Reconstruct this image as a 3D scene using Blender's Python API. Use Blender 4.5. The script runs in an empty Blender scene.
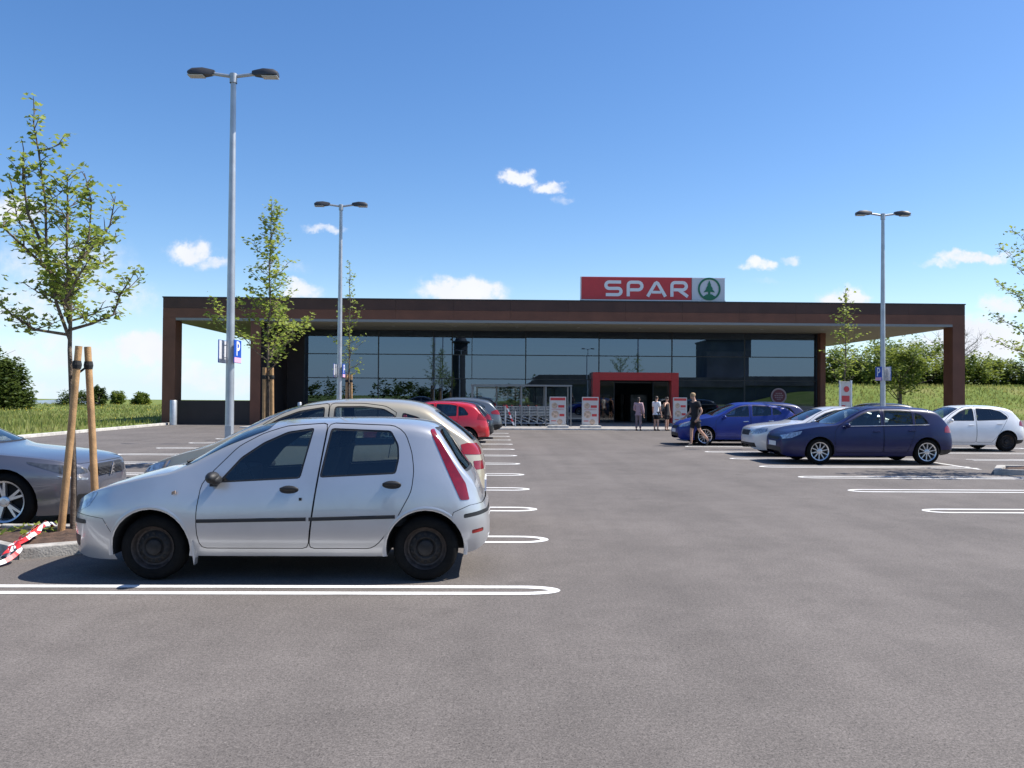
SKY_STR, SKY_SAT, SKY_VAL, SKY_HUE = .116, 1.26, 1.0, .506
SUN_STR, EXPO = 5.0, .60
HORIZ = (3.9, 5.7, 7.8)
CLOUD_A, CLOUD_B = (6.0, 6.1, 6.5), (4.6, 4.85, 5.4)
import bpy, bmesh, math, random
import numpy as np
from mathutils import Vector, Matrix
from mathutils.bvhtree import BVHTree
from mathutils.interpolate import poly_3d_calc

random.seed(7)
scene = bpy.context.scene
COL = scene.collection
PI = math.pi

# ------------------------------------------------------------------ helpers
def tag(o, label=None, cat=None, group=None, kind=None):
    if label: o['label'] = label
    if cat: o['category'] = cat
    if group: o['group'] = group
    if kind: o['kind'] = kind
    return o

def empty(name, loc, rz=0.0, label=None, cat=None, group=None):
    o = bpy.data.objects.new(name, None)
    o.empty_display_size = 0.2
    COL.objects.link(o)
    o.location = loc
    o.rotation_euler = (0, 0, rz)
    return tag(o, label, cat, group)

class MB:
    """collects geometry and links it as one mesh object"""
    def __init__(s):
        s.v = []; s.f = []; s.m = []
    def add(s, pts, faces, m=0):
        b = len(s.v)
        s.v += [tuple(p) for p in pts]
        for f in faces:
            s.f.append(tuple(b + i for i in f)); s.m.append(m)
    def face(s, pts, m=0):
        s.add(pts, [tuple(range(len(pts)))], m)
    def box(s, x0, x1, y0, y1, z0, z1, m=0):
        p = [(x0,y0,z0),(x1,y0,z0),(x1,y1,z0),(x0,y1,z0),(x0,y0,z1),(x1,y0,z1),(x1,y1,z1),(x0,y1,z1)]
        s.add(p, [(0,3,2,1),(4,5,6,7),(0,1,5,4),(1,2,6,5),(2,3,7,6),(3,0,4,7)], m)
    def obox(s, c, u, v, w, m=0):
        """oriented box: centre and three half-axis vectors"""
        c, u, v, w = Vector(c), Vector(u), Vector(v), Vector(w)
        p = [c+a*u+b*v+d*w for d in (-1,1) for a, b in ((-1,-1),(1,-1),(1,1),(-1,1))]
        s.add(p, [(0,3,2,1),(4,5,6,7),(0,1,5,4),(1,2,6,5),(2,3,7,6),(3,0,4,7)], m)
    def tube(s, pts, radii, n=8, m=0, cap=True):
        pts = [Vector(p) for p in pts]
        if not isinstance(radii, (list, tuple)): radii = [radii]*len(pts)
        ring = []
        up = None
        for i, p in enumerate(pts):
            a = pts[max(0, i-1)]; b = pts[min(len(pts)-1, i+1)]
            t = (b-a).normalized()
            if up is None:
                up = Vector((0,0,1)) if abs(t.z) < .9 else Vector((1,0,0))
            x = t.cross(up)
            if x.length < 1e-4: x = t.cross(Vector((0,1,0)))
            x.normalize(); y = x.cross(t).normalized(); up = y
            ring += [p + radii[i]*(math.cos(2*PI*k/n)*x + math.sin(2*PI*k/n)*y) for k in range(n)]
        fs = []
        for i in range(len(pts)-1):
            for k in range(n):
                k2 = (k+1) % n
                fs.append((i*n+k, i*n+k2, (i+1)*n+k2, (i+1)*n+k))
        if cap:
            fs.append(tuple(range(n))[::-1]); fs.append(tuple((len(pts)-1)*n+k for k in range(n)))
        s.add(ring, fs, m)
    def lathe(s, prof, c, axis='z', n=24, m=0, close=False):
        """prof: (r, h) list revolved round axis through c"""
        pts = []; c = Vector(c)
        for r, h in prof:
            for k in range(n):
                a = 2*PI*k/n
                if axis == 'z': q = Vector((r*math.cos(a), r*math.sin(a), h))
                elif axis == 'y': q = Vector((r*math.sin(a), h, r*math.cos(a)))
                else: q = Vector((h, r*math.cos(a), r*math.sin(a)))
                pts.append(c+q)
        fs = []
        for i in range(len(prof)-1):
            for k in range(n):
                k2 = (k+1) % n
                fs.append((i*n+k, i*n+k2, (i+1)*n+k2, (i+1)*n+k))
        if close:
            fs.append(tuple(range(n))[::-1]); fs.append(tuple((len(prof)-1)*n+k for k in range(n)))
        s.add(pts, fs, m)
    def prism(s, poly, y0, y1, m=0):
        """poly in x,z ; extruded along y"""
        n = len(poly)
        pts = [(x, y0, z) for x, z in poly] + [(x, y1, z) for x, z in poly]
        fs = [tuple(range(n)), tuple(range(n, 2*n))[::-1]]
        fs += [(i, i+n, (i+1) % n + n, (i+1) % n) for i in range(n)]
        s.add(pts, fs, m)
    def slab(s, poly, z0, z1, m=0):
        n = len(poly)
        pts = [(x, y, z0) for x, y in poly] + [(x, y, z1) for x, y in poly]
        fs = [tuple(range(n))[::-1], tuple(range(n, 2*n))]
        fs += [(i, (i+1) % n, (i+1) % n + n, i+n) for i in range(n)]
        s.add(pts, fs, m)
    def ball(s, c, rx, ry, rz, n=10, m=0, top=None):
        pts = []; fs = []; c = Vector(c); k = n//2+1
        for i in range(k+1):
            a = PI*i/k
            for j in range(n):
                b = 2*PI*j/n
                pts.append(c+Vector((rx*math.sin(a)*math.cos(b), ry*math.sin(a)*math.sin(b), rz*math.cos(a))))
        for i in range(k):
            for j in range(n):
                fs.append((i*n+j, (i+1)*n+j, (i+1)*n+(j+1) % n, i*n+(j+1) % n))
        s.add(pts, fs, m)
    def build(s, name, mats, parent=None, smooth=False, bevel=0.0, seg=2, angle=40, fixn=False):
        me = bpy.data.meshes.new(name)
        me.from_pydata(s.v, [], s.f)
        if not isinstance(mats, (list, tuple)): mats = [mats]
        for mm in mats: me.materials.append(mm)
        me.polygons.foreach_set('material_index', s.m)
        if bevel or fixn:
            bm = bmesh.new(); bm.from_mesh(me)
            bmesh.ops.remove_doubles(bm, verts=bm.verts[:], dist=1e-5)
            bmesh.ops.recalc_face_normals(bm, faces=bm.faces[:])
            if bevel:
                ed = [e for e in bm.edges if len(e.link_faces) == 2 and e.calc_face_angle(0) > math.radians(angle)]
                bmesh.ops.bevel(bm, geom=ed, offset=bevel, segments=seg, affect='EDGES', profile=.6, clamp_overlap=True)
            bm.to_mesh(me); bm.free()
        if smooth:
            me.polygons.foreach_set('use_smooth', [True]*len(me.polygons))
            me.set_sharp_from_angle(angle=math.radians(angle))
        me.update()
        return link(name, me, parent)

def link(name, me, parent=None):
    o = bpy.data.objects.new(name, me)
    COL.objects.link(o)
    if parent is not None: o.parent = parent
    return o

# ------------------------------------------------------------------ materials
def mat(name, col, rough=.5, metal=0.0, coat=0.0, spec=.5, var=0.0, vscale=5.0, bump=0.0, bscale=50.0, emit=None, trans=0.0, detail=4, coatr=.03):
    m = bpy.data.materials.new(name); m.use_nodes = True
    nt = m.node_tree; b = nt.nodes['Principled BSDF']
    b.inputs['Base Color'].default_value = (*col, 1)
    b.inputs['Roughness'].default_value = rough
    b.inputs['Metallic'].default_value = metal
    b.inputs['Coat Weight'].default_value = coat
    b.inputs['Coat Roughness'].default_value = coatr
    if name in ('paint_navy', 'paint_royal_blue', 'paint_deep_blue'): b.inputs['Specular IOR Level'].default_value = .0
    b.inputs['Specular IOR Level'].default_value = spec
    tc = None
    if var or bump:
        tc = nt.nodes.new('ShaderNodeTexCoord')
    if var:
        n = nt.nodes.new('ShaderNodeTexNoise'); n.inputs['Scale'].default_value = vscale; n.inputs['Detail'].default_value = detail
        nt.links.new(tc.outputs['Object'], n.inputs['Vector'])
        mx = nt.nodes.new('ShaderNodeMix'); mx.data_type = 'RGBA'
        mx.inputs[6].default_value = (*[c*(1-var) for c in col], 1)
        mx.inputs[7].default_value = (*[min(1, c*(1+var)) for c in col], 1)
        mr = nt.nodes.new('ShaderNodeMapRange'); mr.inputs[1].default_value = .3; mr.inputs[2].default_value = .7
        nt.links.new(n.outputs['Fac'], mr.inputs[0]); nt.links.new(mr.outputs[0], mx.inputs[0])
        nt.links.new(mx.outputs[2], b.inputs['Base Color'])
    if bump:
        n2 = nt.nodes.new('ShaderNodeTexNoise'); n2.inputs['Scale'].default_value = bscale; n2.inputs['Detail'].default_value = 3
        nt.links.new(tc.outputs['Object'], n2.inputs['Vector'])
        bp = nt.nodes.new('ShaderNodeBump'); bp.inputs['Strength'].default_value = bump; bp.inputs['Distance'].default_value = .02
        nt.links.new(n2.outputs['Fac'], bp.inputs['Height']); nt.links.new(bp.outputs[0], b.inputs['Normal'])
    if emit:
        b.inputs['Emission Color'].default_value = (*emit[0], 1); b.inputs['Emission Strength'].default_value = emit[1]
    return m

def glass_mat(name, tint, refl, rough=0.0, fres=True, base=.05, tintc=(1,1,1)):
    m = bpy.data.materials.new(name); m.use_nodes = True
    nt = m.node_tree; nt.nodes.clear()
    out = nt.nodes.new('ShaderNodeOutputMaterial')
    tr = nt.nodes.new('ShaderNodeBsdfTransparent'); tr.inputs[0].default_value = (*tint, 1)
    gl = nt.nodes.new('ShaderNodeBsdfGlossy'); gl.inputs['Roughness'].default_value = rough; gl.inputs[0].default_value = (*tintc, 1)
    mx = nt.nodes.new('ShaderNodeMixShader')
    lw = nt.nodes.new('ShaderNodeFresnel'); lw.inputs[0].default_value = 1.5
    ma = nt.nodes.new('ShaderNodeMath'); ma.operation = 'MULTIPLY_ADD'; ma.inputs[1].default_value = 1.0; ma.inputs[2].default_value = refl; ma.use_clamp = True
    nt.links.new(lw.outputs[0], ma.inputs[0])
    nt.links.new(ma.outputs[0], mx.inputs[0]); nt.links.new(tr.outputs[0], mx.inputs[1]); nt.links.new(gl.outputs[0], mx.inputs[2])
    nt.links.new(mx.outputs[0], out.inputs[0])
    return m

def leaf_mat(name, c1, c2, scale=3.0):
    m = bpy.data.materials.new(name); m.use_nodes = True
    nt = m.node_tree; nt.nodes.clear()
    out = nt.nodes.new('ShaderNodeOutputMaterial')
    tc = nt.nodes.new('ShaderNodeTexCoord')
    n = nt.nodes.new('ShaderNodeTexNoise'); n.inputs['Scale'].default_value = scale; n.inputs['Detail'].default_value = 5
    nt.links.new(tc.outputs['Object'], n.inputs['Vector'])
    cr = nt.nodes.new('ShaderNodeMapRange'); cr.inputs[1].default_value = .35; cr.inputs[2].default_value = .65
    nt.links.new(n.outputs['Fac'], cr.inputs[0])
    mx = nt.nodes.new('ShaderNodeMix'); mx.data_type = 'RGBA'
    mx.inputs[6].default_value = (*c1, 1); mx.inputs[7].default_value = (*c2, 1)
    nt.links.new(cr.outputs[0], mx.inputs[0])
    d = nt.nodes.new('ShaderNodeBsdfPrincipled'); d.inputs['Roughness'].default_value = .55; d.inputs['Specular IOR Level'].default_value = .3
    t = nt.nodes.new('ShaderNodeBsdfTranslucent')
    nt.links.new(mx.outputs[2], d.inputs['Base Color'])
    hs = nt.nodes.new('ShaderNodeHueSaturation'); hs.inputs['Value'].default_value = 1.5; hs.inputs['Hue'].default_value = .485
    nt.links.new(mx.outputs[2], hs.inputs['Color']); nt.links.new(hs.outputs[0], t.inputs[0])
    ms = nt.nodes.new('ShaderNodeMixShader'); ms.inputs[0].default_value = .42
    nt.links.new(d.outputs[0], ms.inputs[1]); nt.links.new(t.outputs[0], ms.inputs[2]); nt.links.new(ms.outputs[0], out.inputs[0])
    return m

def nmath(nt, op, a, b=None, clamp=False):
    n = nt.nodes.new('ShaderNodeMath'); n.operation = op; n.use_clamp = clamp
    for i, x in enumerate((a, b)):
        if x is None: continue
        if isinstance(x, (int, float)): n.inputs[i].default_value = x
        else: nt.links.new(x, n.inputs[i])
    return n.outputs[0]

def asphalt_mat():
    m = bpy.data.materials.new('asphalt'); m.use_nodes = True
    nt = m.node_tree; b = nt.nodes['Principled BSDF']
    b.inputs['Roughness'].default_value = .85; b.inputs['Specular IOR Level'].default_value = .25
    tc = nt.nodes.new('ShaderNodeTexCoord')
    def noise(scale, detail=3, rough=.6):
        n = nt.nodes.new('ShaderNodeTexNoise'); n.inputs['Scale'].default_value = scale
        n.inputs['Detail'].default_value = detail; n.inputs['Roughness'].default_value = rough
        nt.links.new(tc.outputs['Object'], n.inputs['Vector']); return n.outputs['Fac']
    def mr(x, a, b_, c, d):
        n = nt.nodes.new('ShaderNodeMapRange'); n.inputs[1].default_value = a; n.inputs[2].default_value = b_
        n.inputs[3].default_value = c; n.inputs[4].default_value = d; nt.links.new(x, n.inputs[0]); return n.outputs[0]
    grain = noise(95, 3, .75); fine = noise(260, 2, .7)
    blotch = noise(.55, 4, .55); mid = noise(3.5, 5, .65)
    # stretched streaks where cars roll along the aisle
    mp = nt.nodes.new('ShaderNodeMapping'); mp.inputs['Scale'].default_value = (1.6, .07, 1)
    nt.links.new(tc.outputs['Object'], mp.inputs[0])
    st = nt.nodes.new('ShaderNodeTexNoise'); st.inputs['Scale'].default_value = 1.0; st.inputs['Detail'].default_value = 5
    nt.links.new(mp.outputs[0], st.inputs['Vector'])
    v = mr(grain, .28, .72, .42, 1.58)
    v = nmath(nt, 'MULTIPLY', v, mr(fine, .25, .75, .72, 1.28)); v = nmath(nt, 'MULTIPLY', v, mr(noise(38, 2, .6), .3, .7, .80, 1.20))
    v = nmath(nt, 'MULTIPLY', v, mr(blotch, .32, .68, .84, 1.10))
    v = nmath(nt, 'MULTIPLY', v, mr(mid, .3, .7, .92, 1.08))
    v = nmath(nt, 'MULTIPLY', v, mr(st.outputs['Fac'], .35, .65, .93, 1.06))
    # pale and dark loose stones
    vo = nt.nodes.new('ShaderNodeTexVoronoi'); vo.inputs['Scale'].default_value = 46
    nt.links.new(tc.outputs['Object'], vo.inputs['Vector'])
    sp = mr(vo.outputs['Distance'], .10, .22, 1.0, 0.0)
    se = nt.nodes.new('ShaderNodeSeparateColor'); nt.links.new(vo.outputs['Color'], se.inputs[0])
    pale = nmath(nt, 'MULTIPLY', sp, nmath(nt, 'GREATER_THAN', se.outputs[0], .93))
    dark = nmath(nt, 'MULTIPLY', sp, nmath(nt, 'LESS_THAN', se.outputs[0], .45))
    v = nmath(nt, 'ADD', v, nmath(nt, 'MULTIPLY', pale, .7))
    v = nmath(nt, 'SUBTRACT', v, nmath(nt, 'MULTIPLY', dark, .58))
    # worn soft stains, drips of oil in the stalls
    oil = mr(noise(1.1, 6, .6), .60, .74, 1.0, .72)
    v = nmath(nt, 'MULTIPLY', v, oil)
    mx = nt.nodes.new('ShaderNodeMix'); mx.data_type = 'RGBA'; mx.blend_type = 'MULTIPLY'; mx.inputs[0].default_value = 1
    mx.inputs[6].default_value = (.140, .1235, .1115, 1)
    cmb = nt.nodes.new('ShaderNodeCombineColor')
    for i in range(3): nt.links.new(v, cmb.inputs[i])
    nt.links.new(cmb.outputs[0], mx.inputs[7])
    nt.links.new(mx.outputs[2], b.inputs['Base Color'])
    bp = nt.nodes.new('ShaderNodeBump'); bp.inputs['Strength'].default_value = .3; bp.inputs['Distance'].default_value = .004
    nt.links.new(grain, bp.inputs['Height']); nt.links.new(bp.outputs[0], b.inputs['Normal'])
    return m

def paint_line_mat():
    m = bpy.data.materials.new('road_paint'); m.use_nodes = True
    nt = m.node_tree; b = nt.nodes['Principled BSDF']; b.inputs['Roughness'].default_value = .7
    tc = nt.nodes.new('ShaderNodeTexCoord')
    n = nt.nodes.new('ShaderNodeTexNoise'); n.inputs['Scale'].default_value = 60; n.inputs['Detail'].default_value = 6; n.inputs['Roughness'].default_value = .8
    n2 = nt.nodes.new('ShaderNodeTexNoise'); n2.inputs['Scale'].default_value = 2.5; n2.inputs['Detail'].default_value = 3
    for q in (n, n2): nt.links.new(tc.outputs['Object'], q.inputs['Vector'])
    s = nmath(nt, 'ADD', n.outputs['Fac'], nmath(nt, 'MULTIPLY', n2.outputs['Fac'], .5))
    mr = nt.nodes.new('ShaderNodeMapRange'); mr.inputs[1].default_value = .72; mr.inputs[2].default_value = .98
    nt.links.new(s, mr.inputs[0])
    mx = nt.nodes.new('ShaderNodeMix'); mx.data_type = 'RGBA'
    mx.inputs[6].default_value = (.78, .77, .74, 1); mx.inputs[7].default_value = (.42, .40, .38, 1)
    nt.links.new(mr.outputs[0], mx.inputs[0]); nt.links.new(mx.outputs[2], b.inputs['Base Color'])
    return m

def grass_mat(name, cols, scale=.6):
    m = bpy.data.materials.new(name); m.use_nodes = True
    nt = m.node_tree; b = nt.nodes['Principled BSDF']; b.inputs['Roughness'].default_value = .9; b.inputs['Specular IOR Level'].default_value = .1
    tc = nt.nodes.new('ShaderNodeTexCoord')
    n = nt.nodes.new('ShaderNodeTexNoise'); n.inputs['Scale'].default_value = scale; n.inputs['Detail'].default_value = 8; n.inputs['Roughness'].default_value = .65
    nt.links.new(tc.outputs['Object'], n.inputs['Vector'])
    cr = nt.nodes.new('ShaderNodeValToRGB')
    cr.color_ramp.elements[0].position = .3; cr.color_ramp.elements[0].color = (*cols[0], 1)
    cr.color_ramp.elements[1].position = .7; cr.color_ramp.elements[1].color = (*cols[2], 1)
    e = cr.color_ramp.elements.new(.5); e.color = (*cols[1], 1)
    nt.links.new(n.outputs['Fac'], cr.inputs[0]); nt.links.new(cr.outputs[0], b.inputs['Base Color'])
    return m

M = {}
M['asphalt'] = asphalt_mat()
M['line'] = paint_line_mat()
M['kerb'] = mat('kerb_concrete', (.50, .48, .44), .85, var=.25, vscale=6, bump=.3, bscale=60)
M['kerbgrey'] = mat('dirty_concrete', (.36, .34, .31), .9, var=.35, vscale=5, bump=.4, bscale=50)
M['pave'] = mat('apron_paving', (.30, .28, .26), .85, var=.2, vscale=2.5)
M['soil'] = mat('soil', (.075, .045, .03), .95, var=.5, vscale=9, bump=.9, bscale=22)
M['meadow'] = grass_mat('meadow_ground', ((.09, .13, .028), (.14, .18, .042), (.22, .21, .08)), .35)
M['blade'] = leaf_mat('grass_blades', (.13, .18, .035), (.27, .27, .09), .25)
M['flower'] = mat('meadow_flowers', (.75, .55, .03), .7)
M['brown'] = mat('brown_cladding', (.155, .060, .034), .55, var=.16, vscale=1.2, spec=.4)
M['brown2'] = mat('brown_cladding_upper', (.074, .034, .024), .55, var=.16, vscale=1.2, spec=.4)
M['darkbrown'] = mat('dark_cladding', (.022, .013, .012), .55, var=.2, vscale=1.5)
M['alu'] = mat('aluminium', (.55, .55, .55), .4, metal=.6, var=.06)
M['frame'] = mat('window_frame_dark', (.018, .020, .023), .4)
M['shelterframe'] = mat('shelter_frame', (.21, .22, .225), .5, metal=.4)
M['strip'] = mat('edge_strip', (.24, .24, .235), .5, metal=.3)
M['soffit'] = mat('soffit_panel', (.31, .285, .205), .7, var=.06, vscale=.8)
M['roofdeck'] = mat('roof_membrane', (.25, .25, .25), .9)
M['shopglass'] = glass_mat('shop_glass', (.14, .18, .19), .145, tintc=(.56, .74, 1.0))
M['doorglass'] = glass_mat('door_glass', (.30, .36, .36), .06)
M['shelterglass'] = glass_mat('shelter_glass', (.86, .9, .9), .02)
M['signred'] = mat('sign_red', (.56, .035, .04), .4, var=.05)
M['portalred'] = mat('portal_red', (.55, .018, .022), .35, var=.06)
M['signwhite'] = mat('sign_white', (.78, .78, .78), .4)
M['signgrey'] = mat('sign_grey', (.60, .61, .64), .45)
M['signgreen'] = mat('sign_green', (.012, .16, .075), .45)
M['signblue'] = mat('sign_blue', (.012, .075, .42), .4)
M['signpink'] = mat('sign_pink', (.75, .42, .55), .5)
M['signdark'] = mat('sign_back', (.16, .16, .16), .5, metal=.3)
M['galv'] = mat('galvanised_steel', (.44, .46, .48), .48, metal=.65, var=.12, vscale=4)
M['lampgrey'] = mat('lamp_housing', (.045, .045, .05), .5)
M['lampglass'] = mat('lamp_glass', (.45, .45, .42), .25)
M['bark'] = mat('bark', (.13, .10, .075), .9, var=.45, vscale=18, bump=.6, bscale=60)
M['stake'] = mat('stake_wood', (.40, .235, .105), .75, var=.3, vscale=7, bump=.25, bscale=70)
M['tie'] = mat('tree_tie', (.012, .012, .012), .8)
M['leaf'] = leaf_mat('leaf_green', (.155, .225, .032), (.29, .345, .070), 4)
M['leafdark'] = leaf_mat('leaf_dark', (.042, .072, .016), (.092, .13, .03), .8)
M['hedge'] = leaf_mat('hedge_leaf', (.085, .135, .022), (.20, .245, .045), .45)
M['twig'] = mat('bare_twigs', (.20, .16, .12), .9)
M['black'] = mat('black_plastic', (.014, .014, .015), .55, bump=.1, bscale=200)
M['rubber'] = mat('tyre_rubber', (.008, .008, .008), .9, spec=.15, var=.3, vscale=12, bump=.15, bscale=60)
M['under'] = mat('underbody', (.010, .010, .010), .9)
M['interior'] = mat('car_interior', (.030, .030, .032), .85, var=.2)
M['seat'] = mat('seat_fabric', (.055, .056, .06), .9, var=.25, vscale=8)
M['carglass'] = glass_mat('car_glass', (.60, .66, .63), .04)
M['chrome'] = mat('chrome', (.75, .76, .78), .15, metal=1)
M['alloy'] = mat('alloy_wheel', (.62, .63, .65), .32, metal=.85)
M['steelwheel'] = mat('steel_wheel', (.024, .022, .021), .6, spec=.25, var=.5, vscale=14)
M['rust'] = mat('rusty_rim_edge', (.045, .035, .030), .6, metal=.3, var=.5, vscale=20)
M['lampclear'] = mat('headlight_lens', (.34, .38, .44), .08, coat=1, metal=.35, var=.45, vscale=22)
M['lampdark'] = mat('headlight_dark', (.05, .055, .065), .08, coat=1, var=.4, vscale=25)
M['lampred'] = mat('taillight_red', (.20, .004, .010), .15, coat=.6, var=.25, vscale=15)
M['lampredb'] = mat('taillight_bright', (.30, .010, .010), .15, coat=.6)
M['plate'] = mat('plate_white', (.72, .72, .70), .45)
M['plateblue'] = mat('plate_blue', (.02, .06, .40), .45)
M['tapered'] = mat('tape_red', (.72, .035, .04), .45)
M['tapewhite'] = mat('tape_white', (.82, .80, .78), .45)
M['posterw'] = mat('poster_white', (.58, .54, .50), .5)
M['posterr'] = mat('poster_red', (.55, .05, .05), .5)
M['postero'] = mat('poster_tan', (.50, .36, .26), .5, var=.5, vscale=9)
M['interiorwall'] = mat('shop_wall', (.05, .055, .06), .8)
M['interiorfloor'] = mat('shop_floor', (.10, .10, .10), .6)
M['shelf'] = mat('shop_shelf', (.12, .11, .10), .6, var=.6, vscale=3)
M['skin'] = mat('skin', (.50, .29, .20), .5)
M['hairblond'] = mat('hair_blond', (.30, .20, .10), .7)
M['hairdark'] = mat('hair_dark', (.03, .02, .015), .6)
M['blackcloth'] = mat('black_cloth', (.012, .012, .016), .9)
M['whitecloth'] = mat('white_cloth', (.78, .78, .78), .9)
M['pinkcloth'] = mat('pink_cloth', (.42, .27, .29), .9)
M['greycloth'] = mat('grey_cloth', (.20, .15, .16), .9)
M['shoe'] = mat('shoe', (.05, .045, .04), .7)

def paint(name, col, metal=.35, rough=.38, coat=1.0, dirt=.06):
    return mat(name, col, rough, metal=metal, coat=coat, var=dirt, vscale=2.2, coatr=.04)
M['p_silver'] = paint('paint_silver', (.50, .505, .515), .55, .34)
M['p_beige'] = paint('paint_beige', (.47, .41, .30), .35, .36)
M['p_red'] = paint('paint_red', (.50, .010, .018), .05, .35)
M['p_dark'] = paint('paint_anthracite', (.022, .026, .032), .4, .32)
M['p_grey'] = paint('paint_slate', (.14, .155, .17), .5, .34)
M['p_lilac'] = paint('paint_lilac_grey', (.15, .152, .18), .55, .34)
M['p_navy'] = paint('paint_navy', (.0005, .005, .062), .0, .4, .13)
M['p_blue'] = paint('paint_royal_blue', (.0008, .018, .19), .0, .4, .16)
M['p_white'] = paint('paint_white', (.80, .80, .80), 0, .35)
M['p_whitesil'] = paint('paint_pale_silver', (.66, .66, .66), .2, .35)
M['p_blue2'] = paint('paint_deep_blue', (.004, .012, .10), .0, .4, .40)
M['p_black'] = paint('paint_black', (.010, .010, .012), .2, .3)
# ------------------------------------------------------------------ cars
def pchip(xs, ys):
    xs = np.array(xs, float); ys = np.array(ys, float)
    h = np.diff(xs); d = np.diff(ys)/h; n = len(xs)
    m = np.zeros(n)
    for i in range(1, n-1):
        if d[i-1]*d[i] > 0:
            w1 = 2*h[i]+h[i-1]; w2 = h[i]+2*h[i-1]
            m[i] = (w1+w2)/(w1/d[i-1]+w2/d[i])
    m[0] = d[0]; m[-1] = d[-1]
    def f(x):
        x = np.clip(np.asarray(x, float), xs[0], xs[-1])
        i = np.clip(np.searchsorted(xs, x, side='right')-1, 0, n-2)
        t = (x-xs[i])/h[i]
        return ((2*t**3-3*t**2+1)*ys[i] + (t**3-2*t**2+t)*h[i]*m[i] + (-2*t**3+3*t**2)*ys[i+1] + (t**3-t**2)*h[i]*m[i+1])
    return f

NL, NU, NT = 13, 9, 9

def car_surface(sp):
    L = sp['L']
    top = pchip(*zip(*sp['top'])); wid = pchip(*zip(*sp['wid'])); bot = pchip(*zip(*sp['bot']))
    belt = pchip(*zip(*sp['belt'])); crown = pchip(*zip(*sp['crown']))
    xf = np.linspace(0, L, 6000)
    ds = np.sqrt(np.diff(xf)**2 + np.diff(top(xf))**2 + (0.8*np.diff(wid(xf)))**2)
    s = np.concatenate([[0], np.cumsum(ds)])
    N = sp.get('n', 110)
    xs = np.interp(np.linspace(0, s[-1], N), s, xf)
    tt = math.tan(math.radians(sp.get('tumble', 19)))
    tuck, shin, zm = sp.get('tuck', .10), sp.get('shin', .05), sp.get('zm', .55)
    rows = []
    for x in xs:
        zb, zt, w, c = float(bot(x)), float(top(x)), float(wid(x)), float(crown(x))
        zs = min(float(belt(x)), zt-.012); zs = max(zs, zb+.45*(zt-zb))
        P = []
        zmm = min(max(zm, zb+.2*(zs-zb)), zb+.75*(zs-zb))
        k = min(1, (zs-zb)/.5)
        for i in range(NL):
            z = zb+(zs-zb)*i/(NL-1)
            y = w
            if z < zmm: y -= tuck*k*((zmm-z)/(zmm-zb+1e-6))**2.2
            else: y -= shin*k*((z-zmm)/(zs-zmm+1e-6))**2
            P.append((y, z))
        ys = P[-1][0]
        d = zt-c-zs
        zr = zs + (d if d > .03 else .03*math.exp((d-.03)/.06)) if d > -.5 else zs
        zr = min(zr, zt-.004)
        for i in range(1, NU+1):
            z = zs+(zr-zs)*i/NU
            P.append((ys-(z-zs)*tt-.10*(z-zs)**2, z))
        yr = P[-1][0]
        for i in range(1, NT+1):
            t = i/NT
            P.append((yr*(1-t), zr+(zt-zr)*(1-(1-t)**2.3)))
        A = np.array(P)
        for it in range(sp.get('smooth', 2)):
            B = A.copy(); B[1:-1] = .25*A[:-2]+.5*A[1:-1]+.25*A[2:]; A = B
        rows.append(np.concatenate([np.stack([A[:,0], A[:,1]], 1), np.stack([-A[-2::-1,0], A[-2::-1,1]], 1)]))
    R = np.array(rows)                               # N, J, 2
    for it in range(2):                              # a little smoothing along the car
        R[1:-1] = .25*R[:-2]+.5*R[1:-1]+.25*R[2:]
    J = R.shape[1]
    bm = bmesh.new()
    V = [[bm.verts.new((xs[i]-L/2, R[i,j,0], R[i,j,1])) for j in range(J)] for i in range(N)]
    for i in range(N-1):
        for j in range(J-1):
            bm.faces.new((V[i][j], V[i][j+1], V[i+1][j+1], V[i+1][j]))
    h = J//2
    for i, fl in ((0, True), (N-1, False)):          # end caps in strips
        for j in range(h):
            a, b, c_, d_ = V[i][j], V[i][j+1], V[i][J-2-j], V[i][J-1-j]
            q = [a, b, c_, d_] if j < h-1 else [a, b, d_]
            f = bm.faces.new(q if not fl else q[::-1])
    bmesh.ops.remove_doubles(bm, verts=bm.verts[:], dist=2e-4)
    bmesh.ops.dissolve_degenerate(bm, dist=1e-4, edges=bm.edges[:])
    bm.normal_update()
    return bm

def cut(bm, planes, faces=None):
    """split the faces along the planes; returns the faces inside all of them"""
    bm.verts.index_update(); bm.verts.ensure_lookup_table()
    A = np.array([v.co[:] for v in bm.verts]); far = np.full(len(A), -9.0)
    for co, no in planes:
        far = np.maximum(far, (A-np.array(co)) @ np.array(no))
    near = set()
    for i in np.nonzero(far < .42)[0]: near.update(bm.verts[int(i)].link_faces)
    cand = list(near) if faces is None else [f for f in faces if f in near]
    if not cand: return []
    for co, no in planes:
        co, no = Vector(co), Vector(no)
        inside, cross = [], []
        for f in cand:
            ds = [(v.co-co).dot(no) for v in f.verts]
            if max(ds) <= 2e-5: inside.append(f)
            elif min(ds) >= -2e-5: continue
            else: cross.append(f)
        if cross:
            g = set(cross)
            for f in cross:
                g.update(f.verts); g.update(f.edges)
            r = bmesh.ops.bisect_plane(bm, geom=list(g), dist=1e-5, plane_co=co, plane_no=no)
            inside += [f for f in r['geom'] if isinstance(f, bmesh.types.BMFace) and f.is_valid and (f.calc_center_median()-co).dot(no) < 0]
        cand = inside
        if not cand: break
    return [f for f in set(cand) if f.is_valid]

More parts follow.
